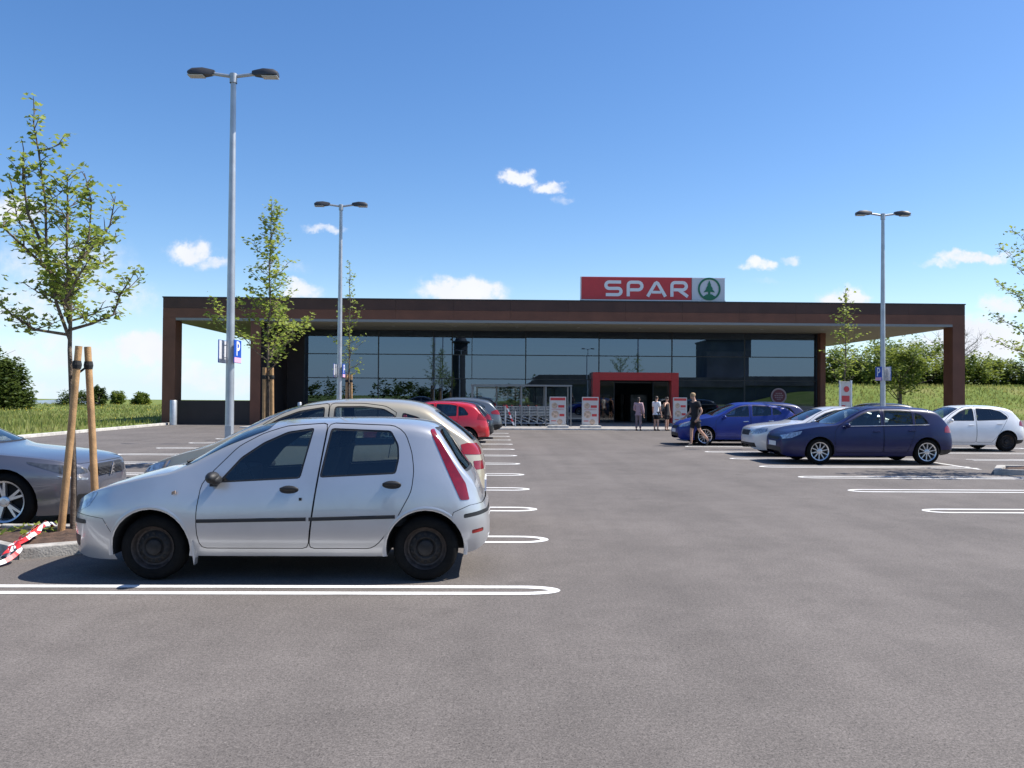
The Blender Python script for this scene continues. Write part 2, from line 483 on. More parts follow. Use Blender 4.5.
def poly_planes(poly, proj, inset=0.0):
    """planes round a convex polygon given in a projection: 'xz', 'xy' or 'yz'"""
    n = len(poly)
    area = sum(poly[i][0]*poly[(i+1) % n][1]-poly[(i+1) % n][0]*poly[i][1] for i in range(n))
    pl = []
    for i in range(n):
        a, b = poly[i], poly[(i+1) % n]
        dx, dy = b[0]-a[0], b[1]-a[1]
        l = math.hypot(dx, dy)
        if l < 1e-6: continue
        nx, ny = (dy/l, -dx/l) if area > 0 else (-dy/l, dx/l)
        px, py = a[0]-nx*inset, a[1]-ny*inset
        if proj == 'xz': pl.append(((px, 0, py), (nx, 0, ny)))
        elif proj == 'xy': pl.append(((px, py, 0), (nx, ny, 0)))
        else: pl.append(((0, px, py), (0, nx, ny)))
    return pl

def rounded(poly, r=.03, k=2):
    """rounds the corners of a polygon"""
    out = []; n = len(poly)
    for i in range(n):
        p, a, b = Vector(poly[i]), Vector(poly[i-1]), Vector(poly[(i+1) % n])
        u, v = (a-p), (b-p)
        d = min(r, u.length*.45, v.length*.45)
        s, e = p+u.normalized()*d, p+v.normalized()*d
        for j in range(k+1):
            t = j/k
            q = s*(1-t)**2+p*2*t*(1-t)+e*t*t
            out.append((q.x, q.y))
    return out

class Body:
    def __init__(s, sp):
        s.sp = sp
        s.bm = car_surface(sp)
        src = s.bm.copy()
        src.verts.ensure_lookup_table(); src.faces.ensure_lookup_table()
        s.src = src; s.bvh = BVHTree.FromBMesh(src)
    def side_y(s, x, z, sgn):
        h = s.bvh.ray_cast(Vector((x, 2.0*sgn, z)), Vector((0, -sgn, 0)))
        return h[0].y if h[0] is not None else None
    def take(s, faces):
        """moves faces into a bmesh of their own"""
        nb = bmesh.new(); mp = {}
        for f in faces:
            vs = []
            for v in f.verts:
                if v.index not in mp or True:
                    key = v
                    if key not in mp: mp[key] = nb.verts.new(v.co)
                vs.append(mp[key])
            try: nf = nb.faces.new(vs); nf.material_index = f.material_index
            except ValueError: pass
        bmesh.ops.delete(s.bm, geom=faces, context='FACES')
        return nb
    def finish(s, bm, name, mats, parent, off=0.0, inner=False):
        nr = []
        bm.verts.ensure_lookup_table()
        for v in bm.verts:
            loc, nn, idx, dist = s.bvh.find_nearest(v.co)
            if idx is None: nr.append(Vector((0,0,1))); continue
            f = s.src.faces[idx]
            try:
                w = poly_3d_calc([q.co for q in f.verts], loc)
                n = Vector((0,0,0))
                for q, ww in zip(f.verts, w): n += q.normal*ww
                if n.length < .1: n = f.normal.copy()
            except Exception: n = f.normal.copy()
            nr.append(n.normalized())
        if off:
            for v, n in zip(bm.verts, nr): v.co += n*off
        if inner:
            bmesh.ops.reverse_faces(bm, faces=bm.faces[:]); nr = [-n for n in nr]
        me = bpy.data.meshes.new(name); bm.to_mesh(me); bm.free()
        for mm in (mats if isinstance(mats, (list, tuple)) else [mats]): me.materials.append(mm)
        me.polygons.foreach_set('use_smooth', [True]*len(me.polygons))
        me.normals_split_custom_set_from_vertices([tuple(n) for n in nr])
        return link(name, me, parent)

def wheel(parent, x, y, r, rim_r, style, side, wd=.19):
    """wheel at x, y outer face; side = +1 / -1 is the outward y"""
    w = bpy.data.objects.new('wheel', None); COL.objects.link(w); w.parent = parent; w.location = (x, y, r)
    o = side
    t = MB()
    pr = [(rim_r-.005, -.02), (rim_r+.012, -.004), (rim_r+.03, .0), (r-.045, .004), (r-.018, -.006), (r-.004, -.03), (r, -.055), (r, -wd+.055), (r-.004, -wd+.03), (r-.02, -wd+.006), (rim_r, -wd)]
    t.lathe([(a, b*o) for a, b in pr], (0,0,0), 'y', 40)
    # tread grooves as ribs
    t.build('tyre', M['rubber'], w, smooth=True, fixn=True)
    m = MB()
    if style == 'steel':
        pr = [(rim_r+.006, .0), (rim_r-.002, -.008), (rim_r-.012, -.03), (rim_r-.02, -.05), (rim_r-.035, -.055)]
        m.lathe([(a, b*o) for a, b in pr], (0,0,0), 'y', 40, 1)
        pr = [(rim_r-.035, -.055), (rim_r-.06, -.035), (rim_r-.085, -.028), (rim_r-.11, -.045), (.075, -.05), (.065, -.02), (.05, -.012), (.0001, -.010)]
        m.lathe([(a, b*o) for a, b in pr], (0,0,0), 'y', 40, 0)
        for k in range(14):
            a = 2*PI*k/14; q = rim_r-.06
            m.lathe([(.013, -.0255*o), (.0001, -.0265*o)], (q*math.sin(a), 0, q*math.cos(a)), 'y', 8, 2)
        for k in range(4):
            a = 2*PI*(k+.3)/4
            m.lathe([(.009, -.045*o), (.009, -.03*o), (.0001, -.029*o)], (.052*math.sin(a), .0, .052*math.cos(a)), 'y', 6, 1)
        m.build('rim', [M['steelwheel'], M['rust'], M['under']], w, smooth=True, fixn=True)
    else:
        n, sw, dbl = style
        pr = [(rim_r+.006, .002), (rim_r-.004, -.003), (rim_r-.016, -.012), (rim_r-.022, -.05), (rim_r-.03, -.12)]
        m.lathe([(a, b*o) for a, b in pr], (0,0,0), 'y', 40, 0)
        pr = [(rim_r-.02, -.10), (.12, -.085), (.0001, -.085)]
        m.lathe([(a, b*o) for a, b in pr], (0,0,0), 'y', 30, 1)
        pr = [(.062, -.05), (.062, -.015), (.05, -.008), (.028, -.008), (.027, -.004), (.0001, -.004)]
        m.lathe([(a, b*o) for a, b in pr], (0,0,0), 'y', 24, 0)
        for k in range(n):
            for dd in ((-dbl, dbl) if dbl else (0,)):
                a = 2*PI*(k+.15)/n
                a1 = a+dd
                p0 = Vector((math.sin(a)*.045, 0, math.cos(a)*.045)); p1 = Vector((math.sin(a1)*(rim_r-.008), 0, math.cos(a1)*(rim_r-.008)))
                d = (p1-p0); u = d.normalized(); s_ = Vector((u.z, 0, -u.x))
                yo0, yo1 = -.022*o, -.010*o
                pts = []
                for (q, yo, ww) in ((p0, yo0, sw*1.15), (p1, yo1, sw*.8)):
                    pts += [q+s_*ww+Vector((0, yo-.035*o, 0)), q+s_*ww*.75+Vector((0, yo, 0)), q-s_*ww*.75+Vector((0, yo, 0)), q-s_*ww+Vector((0, yo-.035*o, 0))]
                m.add(pts, [(0,1,5,4), (1,2,6,5), (2,3,7,6)], 0)
        m.build('rim', [M['alloy'], M['under']], w, smooth=True, fixn=True)
    return w

def seat_mesh(x, y):
    m = MB()
    m.obox((x, y, .50), (.25,0,.02), (0,.25,0), (0,0,.09))
    m.obox((x+.30, y, .82), (.08,0,.02), (0,.23,0), (.09,0,.30))
    m.obox((x+.42, y, 1.20), (.045,0,.01), (0,.12,0), (.025,0,.075))
    return m

def build_car(sp, name='parked_car'):
    """sp: measures and curves; the nose points to -x, origin on the ground under the middle"""
    L = sp['L']; hx = L/2
    root = empty(name, (0,0,0))
    B = Body(sp); bm = B.bm
    sh = lambda poly: [(x-hx, z) for x, z in poly]
    pm = sp['paint']; r = sp['r']; ra = sp['ra']
    # wheel arches
    for xw in sp['axles']:
        for s in (1, -1):
            cpts = [(xw-hx+ra*math.cos(a), r+.005+ra*math.sin(a)) for a in [2*PI*k/28 for k in range(28)]]
            F = cut(bm, poly_planes(cpts, 'xz')+[((0, .45*s, 0), (0, -s, 0))])
            if F: bmesh.ops.delete(bm, geom=F, context='FACES')
            # liner
            ml = MB(); ring = []
            for k in range(25):
                a = PI*1.12*(k/24)-PI*.06
                x, z = xw-hx+ra*math.cos(a), r+.005+ra*math.sin(a)
                y = B.side_y(x, max(z, .30), s)
                if y is None: y = s*.7
                ring.append((x, y, z))
            for k in range(24):
                a, b = ring[k], ring[k+1]
                yi = s*.40
                ml.face([a, b, (b[0], yi, b[2]), (a[0], yi, a[2])])
            ml.face([(p[0], s*.40, p[2]) for p in ring])
            ml.build('wheel_arch', M['under'], root)
            if sp.get('lip'):                        # rolled lip of the arch, in body colour
                lip = MB()
                for k in range(24):
                    a, b = ring[k], ring[k+1]
                    ca, cb = Vector((xw-hx, 0, r)), Vector((xw-hx, 0, r))
                    def outw(p, e): 
                        q = Vector((p[0]-(xw-hx), 0, p[2]-r)); q.normalize()
                        return Vector((p[0]+q.x*e, p[1], p[2]+q.z*e))
                    a0, b0 = Vector(a)+Vector((0, s*.001, 0)), Vector(b)+Vector((0, s*.001, 0))
                    a1, b1 = outw(a, .010)+Vector((0, s*.009, 0)), outw(b, .010)+Vector((0, s*.009, 0))
                    a2, b2 = outw(a, .035)+Vector((0, -s*.003, 0)), outw(b, .035)+Vector((0, -s*.003, 0))
                    lip.add([a0, b0, b1, a1, b2, a2], [(0,1,2,3), (3,2,4,5)])
                lip.build('arch_lip', pm, root, smooth=True, angle=80, fixn=True)
    # glass
    panes = []
    def pane(planes, nm, inset_planes, par):
        F = cut(bm, planes)
        if not F: return
        G = cut(bm, inset_planes, F)
        gs = set(G)
        for f in F:
            if f.is_valid: f.material_index = 0
        F2 = [f for f in bm.faces if f.is_valid and f in gs]
        # everything inside the outer planes: seal is what is not glass
        allf = cut(bm, planes, [f for f in bm.faces])
        for f in allf: f.material_index = 0 if f in gs else 1
        nb = B.take(allf)
        panes.append((nb, nm, par))
    sl = sp.get('seal', .016)
    if 'wscreen' in sp:
        poly, zmin = sp['wscreen']
        q = rounded([(x-hx, y) for x, y in poly], .05)
        lim = [((0,0,zmin), (0,0,-1))]
        pane(poly_planes(q, 'xy')+lim, 'windscreen', poly_planes(q, 'xy', sl*1.3)+[((0,0,zmin+.02), (0,0,-1))], None)
    if 'rscreen' in sp:
        q = rounded(sp['rscreen'], .05)
        lim = [((sp['rscreen_x']-hx, 0, 0), (-1, 0, 0))]
        pane(poly_planes(q, 'yz')+lim, 'rear_window', poly_planes(q, 'yz', sl*1.3)+lim, None)
    for wi, poly in enumerate(sp['windows']):
        q = rounded(sh(poly), sp.get('wr', .035))
        for s in (1, -1):
            lim = [((0, .15*s, 0), (0, -s, 0))]
            di = sp.get('wdoor', [0, 1])[wi] if wi < len(sp.get('wdoor', [0, 1])) else None
            pane(poly_planes(q, 'xz')+lim, 'window', poly_planes(q, 'xz', sl)+lim, (di, s) if di is not None else None)
    # inner trim shell
    ib = bm.copy()
    fl = cut(ib, [((0,0,sp.get('trim_z', .5)), (0,0,1))])
    bmesh.ops.delete(ib, geom=fl, context='FACES')
    # lamps, trims, bonnet: cut out of the skin
    for nm, poly, proj, lim, mt, off in sp['cuts']:
        sides = (1, -1) if proj != 'yz*' else (1,)
        for s in ((1, -1) if proj in ('xz', 'yz') else (1,)):
            if proj == 'xz': pl = poly_planes(rounded(sh(poly), .012), 'xz')+[((0, .05*s, 0), (0, -s, 0))]
            elif proj == 'yz': pl = poly_planes(rounded([(y*s, z) for y, z in poly], .012), 'yz')
            elif proj == 'xz*': pl = poly_planes(rounded(sh(poly), .012), 'xz')
            elif proj == 'yz*': pl = poly_planes(rounded(poly, .012), 'yz')
            else: pl = poly_planes(rounded([(x-hx, y) for x, y in poly], .02), 'xy')
            for ax, v, sg in lim:                     # axis, value, sign: keep side
                c = [0,0,0]; n = [0,0,0]
                if ax == 'x': c[0] = v-hx; n[0] = -sg
                elif ax == 'y': c[1] = v*s; n[1] = -sg*s
                else: c[2] = v; n[2] = -sg
                pl.append((tuple(c), tuple(n)))
            F = cut(bm, pl)
            if not F: continue
            if nm in ('bonnet', 'tailgate', 'rear_bumper', 'front_bumper'):
                c0 = pl if False else None
                gp = sp.get('gap', .004)
                pl2 = [(tuple(Vector(c)-Vector(n)*gp), n) for c, n in pl]
                F = cut(bm, pl, bm.faces[:]); G = cut(bm, pl2, F); gs = set(G)
                allf = cut(bm, pl, bm.faces[:])
                rest = [f for f in allf if f not in gs]
                nb = B.take([f for f in allf if f in gs])
                bmesh.ops.delete(bm, geom=[f for f in rest if f.is_valid], context='FACES')
            else:
                nb = B.take(F)
            B.finish(nb, nm, M[mt] if mt != 'paint' else pm, root, off)
    # doors
    doors = {}
    gp = sp.get('gap', .004)
    for di, poly in enumerate(sp['doors']):
        q = rounded(sh(poly), .05)
        for s in (1, -1):
            lim = [((0, .3*s, 0), (0, -s, 0))]
            allf = cut(bm, poly_planes(q, 'xz')+lim)
            G = cut(bm, poly_planes(q, 'xz', gp*2)+lim, allf); gs = set(G)
            allf = cut(bm, poly_planes(q, 'xz')+lim)
            rest = [f for f in allf if f not in gs]
            nb = B.take([f for f in allf if f in gs])
            bmesh.ops.delete(bm, geom=[f for f in rest if f.is_valid], context='FACES')
            d = B.finish(nb, 'door', pm, root)
            doors[(di, s)] = d
            hx_, hz_ = sp['handles'][di]
            y = B.side_y(hx_-hx, hz_, s)
            if y is not None:
                h = MB()
                if sp.get('bighandle'):
                    h.ball((hx_-hx, y+s*.002, hz_), .082, .010, .038, 18); h.ball((hx_-hx, y+s*.014, hz_+.012), .080, .014, .020, 18)
                    h.build('handle', M['black'], d, smooth=True, angle=80)
                else:
                    h.obox((hx_-hx, y+s*.012, hz_), (.085,0,.004), (0,.014,0), (0,0,.014))
                    h.build('handle', M[sp.get('handle_mat', 'black')] if sp.get('handle_mat') != 'paint' else pm, d, bevel=.007, smooth=True)
    for nb, nm, par in panes:
        p = doors.get(par) if par else None
        B.finish(nb, nm, [M['carglass'], M['black']], p if p is not None else root, -.005)
    # body last
    body_bm = bm
    B.finish(body_bm, 'body', pm, root)
    B.finish(ib, 'interior_trim', M['interior'], root, -.022, inner=True)
    # underbody and cabin tub
    u = MB(); zf = sp.get('floor', .27)
    wm = max(w for x, w in sp['wid'])
    a0, a1 = sp['axles']
    u.box(.22-hx, a0-ra-.02-hx, -wm*.72, wm*.72, zf-.04, zf+.10)
    u.box(a0-ra-.02-hx, a1+ra+.02-hx, -.42, .42, zf-.02, zf+.16)
    u.box(a0+ra+.03-hx, a1-ra-.03-hx, -wm+.13, wm-.13, zf-.055, zf+.10)
    u.box(a1+ra+.03-hx, L-.2-hx, -wm*.72, wm*.72, zf-.02, zf+.10)
    u.build('underbody', M['under'], root)
    c0 = sp['cabin']
    for s in (1, -1):
        seat_mesh(c0+.75-hx, s*.36).build('seat', M['seat'], root, bevel=.05, seg=2, smooth=True, angle=60)
    rs = MB()
    rs.obox((c0+1.62-hx, 0, .52), (.24,0,.02), (0,.60,0), (0,0,.09))
    rs.obox((c0+1.95-hx, 0, .80), (.07,0,.02), (0,.60,0), (.09,0,.27))
    for s in (1, -1): rs.obox((c0+2.05-hx, s*.36, 1.12), (.04,0,.01), (0,.12,0), (.02,0,.07))
    rs.build('rear_seat', M['seat'], root, bevel=.04, smooth=True, angle=60)
    da = MB()
    da.obox((c0+.05-hx, 0, .80), (.22,0,0), (0,wm-.22,0), (0,0,.11))
    da.build('dashboard', M['interior'], root, bevel=.05, smooth=True)
    stw = MB(); n = 20
    cx, cy, cz = c0+.36-hx, .36*sp.get('drv', 1), .90
    for k in range(n):
        a, b = 2*PI*k/n, 2*PI*(k+1)/n
        f_ = lambda t: (cx-.07*math.sin(t), cy+.18*math.cos(t), cz+.165*math.sin(t))
        stw.tube([f_(a), f_(b)], .014, 5)
    stw.tube([(cx, cy-.17, cz), (cx, cy+.17, cz)], .012, 5); stw.tube([(cx, cy, cz), (cx-.25, cy, cz-.08)], .02, 6)
    stw.build('steering_wheel', M['black'], root)
    # wheels
    for xw in sp['axles']:
        for s in (1, -1):
            y = B.side_y(xw-hx, r+ra+.03, s)
            wheel(root, xw-hx, s*(abs(y)-sp.get('inset', .025)), r, sp['rim'], sp['style'], s)
    # mirrors
    mx_, mz_ = sp['mirror']
    for s in (1, -1):
        y = B.side_y(mx_-hx, mz_-.02, s)
        if y is None: continue
        m = MB()
        m.ball((mx_+.03-hx, y+s*.115, mz_+.02), .055, .095, .052, 16); m.ball((mx_+.055-hx, y+s*.10, mz_+.0), .045, .08, .045, 12)
        m.obox((mx_+.02-hx, y+s*.02, mz_-.03), (.03,0,0), (0,.05,.01), (0,0,.02))
        o = m.build('side_mirror', M[sp.get('mirror_mat', 'black')] if sp.get('mirror_mat') != 'paint' else pm, root, smooth=True, angle=60, fixn=True)
    # moulding strips along the flanks
    for nm, x0, x1, zz0, zz1, hh, mt in sp.get('strips', []):
        for s in (1, -1):
            m = MB(); K = max(3, int((x1-x0)/.05)); prev = None
            for k in range(K+1):
                t = k/K; x = x0+(x1-x0)*t-hx; z = zz0+(zz1-zz0)*t
                q = []
                for dz, dy in ((-hh, -.002), (-hh*.7, .010), (hh*.7, .010), (hh, -.002)):
                    y = B.side_y(x, z+dz, s)
                    if y is None: y = s*wm*.9
                    q.append((x, y+s*dy, z+dz))
                if prev: 
                    m.add(prev+q, [(0,1,5,4), (1,2,6,5), (2,3,7,6)])
                prev = q
            m.build(nm, M[mt], root, smooth=True, angle=50, fixn=True)
    for (x, z, ry, hz_, fr, yw) in sp.get('plates', []):
        m = MB()
        m.obox((x-hx, ry, z), (.006,0,0), (0,yw,0), (0,0,hz_), 0)
        m.obox((x-hx+(-.0075 if fr else .0075), ry+(yw-.022)*(1 if fr else -1), z), (.002,0,0), (0,.018,0), (0,0,hz_*.9), 1)
        m.build('number_plate', [M['plate'], M['plateblue']], root)
    B.src.free()
    return root, B

def copy_tree(o, parent=None):
    c = o.copy(); COL.objects.link(c)
    if parent is not None: c.parent = parent
    for ch in o.children: copy_tree(ch, c)
    return c

def place(root, x, y, rz, label, group, cat='car'):
    root.location = (x, y, .004); root.rotation_euler = (0, 0, rz)
    tag(root, label, cat, group)

GL, GR = 'cars parked left of the aisle', 'cars parked right of the aisle'

# --- silver five-door hatchback (large in the picture)
punto = dict(L=3.77, n=150, paint=M['p_silver'], r=.283, ra=.333, rim=.178, style='steel', lip=True,
  axles=(.844, 3.218), cabin=1.15, drv=-1, tumble=17, tuck=.085, shin=.055, zm=.52, smooth=1, wr=.026, gap=.0036, bighandle=True, inset=.06,
  top=[(0,.55),(.012,.61),(.05,.67),(.12,.715),(.25,.78),(.5,.865),(.8,.945),(.98,.985),(1.12,1.075),(1.3,1.19),(1.54,1.305),(1.8,1.37),(2.03,1.39),(2.35,1.397),(2.7,1.40),(3.0,1.39),(3.2,1.365),(3.29,1.335),(3.40,1.20),(3.52,1.03),(3.60,.93),(3.65,.86),(3.70,.72),(3.73,.67),(3.758,.60),(3.77,.50)],
  wid=[(0,.30),(.02,.41),(.06,.505),(.13,.605),(.25,.70),(.5,.79),(.9,.815),(1.5,.825),(2.6,.825),(3.1,.815),(3.4,.775),(3.55,.735),(3.68,.64),(3.74,.53),(3.77,.38)],
  bot=[(0,.34),(.03,.24),(.12,.19),(.3,.175),(.6,.18),(1.3,.215),(2.7,.215),(3.3,.22),(3.6,.24),(3.72,.29),(3.77,.36)],
  belt=[(0,.45),(.12,.64),(.3,.70),(.6,.785),(1.0,.84),(1.3,.815),(1.6,.835),(2.4,.885),(3.0,.92),(3.35,.90),(3.55,.82),(3.68,.66),(3.77,.45)],
  crown=[(0,.03),(.6,.05),(.98,.06),(1.2,.115),(1.54,.125),(1.8,.09),(2.05,.055),(3.1,.05),(3.5,.06),(3.77,.04)],
  windows=[[(1.405,.845),(1.59,1.062),(1.775,1.190),(1.98,1.283),(2.215,1.318),(2.125,.885)], [(2.290,.893),(2.362,1.316),(2.90,1.298),(2.972,1.175),(2.982,1.06),(2.957,.928)]],
  doors=[[(1.275,.285),(1.245,.40),(1.238,.60),(1.265,.84),(1.36,.95),(1.56,1.16),(1.76,1.27),(1.96,1.335),(2.335,1.362),(2.205,.285)], [(2.205,.285),(2.335,1.362),(2.93,1.345),(3.03,1.28),(3.095,1.11),(3.118,.951),(3.10,.78),(2.95,.50),(2.82,.335),(2.75,.285)]],
  handles=[(2.035,.79),(2.925,.835)], mirror=(1.37,.88), wdoor=[0,1],
  wscreen=([(1.00,-.69),(1.00,.69),(1.80,.57),(1.80,-.57)], .985),
  rscreen=[(-.57,.93),(.57,.93),(.46,1.32),(-.46,1.32)], rscreen_x=3.25,
  cuts=[('headlight', [(.02,.56),(.03,.64),(.12,.715),(.27,.755),(.34,.75),(.26,.63),(.13,.575)], 'xz', [('y',.34,1)], 'lampclear', .002),
        ('tail_light', [(3.240,1.305),(3.272,1.31),(3.565,.84),(3.60,.70),(3.525,.70)], 'xz', [('y',.3,1)], 'lampred', .004),
        ('bumper_trim', [(-.01,.475),(-.01,.52),(.24,.515),(.24,.480)], 'xz', [('x',.3,-1)], 'black', .006),
        ('fog_lamp', [(-.01,.285),(-.01,.375),(.17,.372),(.15,.29),(.13,.265)], 'xz', [('y',.42,1)], 'black', .003),
        ('rear_bumper_trim', [(3.55,.545),(3.55,.580),(3.79,.610),(3.79,.575)], 'xz', [('x',3.5,1)], 'black', .006),
        ('reflector', [(3.62,.405),(3.62,.44),(3.72,.45),(3.72,.415)], 'xz', [('y',.4,1)], 'lampredb', .003),
        ('bonnet', [(.10,-.60),(.10,.60),(.55,.69),(1.02,.70),(1.02,-.70),(.55,-.69)], 'xy', [('z',.66,1)], 'paint', 0),
        ('rear_bumper', [(3.36,.15),(3.46,.60),(3.60,.655),(3.9,.68),(3.9,.15)], 'xz*', [], 'paint', .010),
        ('front_bumper', [(-.1,.15),(-.1,.585),(.13,.565),(.42,.545),(.52,.40),(.54,.15)], 'xz*', [], 'paint', .002),
        ('grille', [(-.35,.30),(.35,.30),(.32,.40),(-.32,.40)], 'yz*', [('x',.2,-1)], 'black', .003),
       ],
  strips=[('side_moulding', 1.25, 2.19, .525, .545, .017, 'black'), ('side_moulding', 2.215, 2.96, .545, .568, .017, 'black')],
  plates=[(-.012,.46,0,.055,True,.26), (3.735,.78,0,.055,False,.26)])

def hatch(**kw):
    """a generic compact five-door; every value can be replaced"""
    d = dict(L=4.10, n=74, paint=M['p_navy'], r=.305, ra=.35, rim=.205, style=(5, .02, .12), axles=(.84, 3.37), cabin=1.2,
      tumble=18, gap=.004, handle_mat='paint', mirror_mat='paint',
      top=[(0,.48),(.015,.56),(.06,.64),(.15,.71),(.45,.82),(.95,.925),(1.12,.965),(1.45,1.14),(1.88,1.335),(2.12,1.39),(2.5,1.41),(3.0,1.402),(3.48,1.35),(3.61,1.31),(3.75,1.16),(3.90,.985),(3.98,.89),(4.03,.74),(4.08,.62),(4.10,.50)],
      wid=[(0,.42),(.02,.55),(.08,.66),(.2,.76),(.5,.83),(.9,.855),(1.5,.865),(2.8,.865),(3.4,.85),(3.75,.80),(3.95,.74),(4.06,.64),(4.10,.48)],
      bot=[(0,.30),(.04,.22),(.15,.18),(.5,.18),(1.3,.20),(2.9,.20),(3.6,.22),(3.95,.26),(4.10,.36)],
      belt=[(0,.44),(.15,.66),(.4,.765),(.95,.87),(1.3,.895),(2.0,.90),(2.9,.925),(3.5,.945),(3.8,.93),(3.98,.83),(4.1,.46)],
      crown=[(0,.03),(.6,.05),(1.0,.05),(1.4,.11),(2.0,.06),(3.3,.055),(3.7,.06),(4.1,.04)],
      windows=[[(1.40,.925),(1.62,1.075),(1.85,1.215),(2.05,1.295),(2.31,1.325),(2.29,.93)], [(2.36,.932),(2.39,1.326),(2.80,1.315),(3.05,1.275),(3.04,.955)], [(3.09,.958),(3.10,1.265),(3.28,1.20),(3.42,1.03),(3.40,.98)]],
      wdoor=[0, 1, None],
      doors=[[(1.22,.28),(1.17,.55),(1.19,.80),(1.28,.93),(1.62,1.15),(1.85,1.27),(2.05,1.345),(2.345,1.372),(2.320,.28)], [(2.330,.28),(2.355,1.372),(2.80,1.358),(3.04,1.325),(3.10,1.2),(3.11,.9),(3.06,.72),(2.98,.52),(2.90,.28)]],
      handles=[(2.17,.80),(3.00,.825)], mirror=(1.42,.93),
      wscreen=([(1.10,-.70),(1.10,.70),(1.90,.56),(1.90,-.56)], .97),
      rscreen=[(-.62,.93),(.62,.93),(.50,1.27),(-.50,1.27)], rscreen_x=3.5,
      cuts=[('headlight', [(.035,.575),(.06,.64),(.2,.72),(.46,.775),(.42,.70),(.2,.60)], 'xz', [('y',.36,1)], 'lampclear', .002),
            ('tail_light', [(3.80,.80),(3.82,.90),(3.90,.98),(4.2,.96),(4.2,.74),(3.95,.76)], 'xz', [('y',.36,1)], 'lampred', .003),
            ('grille', [(-.36,.545),(.36,.545),(.42,.62),(-.42,.62)], 'yz*', [('x',.3,-1)], 'black', .003),
            ('intake', [(-.55,.26),(.55,.26),(.5,.40),(-.5,.40)], 'yz*', [('x',.3,-1)], 'black', .003),
            ('bumper_trim', [(3.6,.20),(3.6,.36),(4.2,.36),(4.2,.20)], 'xz', [('x',3.7,1)], 'black', .004),
            ('bonnet', [(.14,-.55),(.14,.55),(.5,.70),(1.10,.74),(1.10,-.74),(.5,-.70)], 'xy', [('z',.68,1)], 'paint', 0)],
      plates=[(-.012,.475,0,.055,True,.26), (4.06,.70,0,.055,False,.26)])
    d.update(kw); return d

def stretch(sp, kx, kz=1.0):
    """the same car longer or taller"""
    o = dict(sp)
    sx = lambda L_: [(x*kx, z*kz) for x, z in L_]
    o['L'] = sp['L']*kx
    for k in ('top', 'bot', 'belt', 'crown'): o[k] = [(x*kx, v*(kz if k != 'crown' else 1)) for x, v in sp[k]]
    o['wid'] = [(x*kx, v) for x, v in sp['wid']]
    o['windows'] = [sx(p) for p in sp['windows']]; o['doors'] = [sx(p) for p in sp['doors']]
    o['handles'] = sx(sp['handles']); o['mirror'] = (sp['mirror'][0]*kx, sp['mirror'][1]*kz)
    o['axles'] = tuple(a*kx for a in sp['axles']); o['cabin'] = sp['cabin']*kx
    o['wscreen'] = ([(x*kx, y) for x, y in sp['wscreen'][0]], sp['wscreen'][1]*kz)
    o['rscreen'] = [(y, z*kz) for y, z in sp['rscreen']]; o['rscreen_x'] = sp['rscreen_x']*kx
    c = []
    for nm, poly, proj, lim, mt, off in sp['cuts']:
        if proj in ('xz', 'xz*'): poly = sx(poly)
        elif proj == 'xy': poly = [(x*kx, y) for x, y in poly]
        else: poly = [(y, z*kz) for y, z in poly]
        lim = [(a, v*kx if a == 'x' else (v*kz if a == 'z' else v), s) for a, v, s in lim]
        c.append((nm, poly, proj, lim, mt, off))
    o['cuts'] = c
    o['plates'] = [(x*kx, z*kz, a, b, f, w) for x, z, a, b, f, w in sp['plates']]
    o['strips'] = [(n, x0*kx, x1*kx, a*kz, b*kz, h, mt) for n, x0, x1, a, b, h, mt in sp.get('strips', [])]
    return o

car, B = build_car(stretch(punto, .985))
# small extras of the silver car: side blinker, lock, sill flap, aerial, wipers
for s in (1, -1):
    m = MB(); y = B.side_y if False else None
    m.obox((1.06-1.885, s*.812, .765), (.016,0,.006), (0,.006,0), (0,0,.014)); m.build('side_blinker', M['posterr'] if False else M['postero'], car, bevel=.003)
    m = MB(); m.obox((2.135-1.885, s*.818, .715), (.011,0,0), (0,.004,0), (0,0,.012)); m.build('door_lock', M['black'], car)
    m = MB(); m.obox((1.232-1.885, s*.775, .255), (.004,0,.03), (0,.04,0), (.012,0,-.075)); m.build('mud_flap', M['p_silver'], car)
m = MB()
for y0 in (-.45, .12): m.tube([(1.04-1.885, y0, 1.0), (1.10-1.885, y0+.05, 1.02), (1.22-1.885, y0+.42, 1.085)], [.012, .01, .007], 6)
m.build('wiper', M['black'], car)
place(car, -1.905, 7.87, 0, 'silver five-door hatchback with black steel wheels, nearest car in the picture', GL)

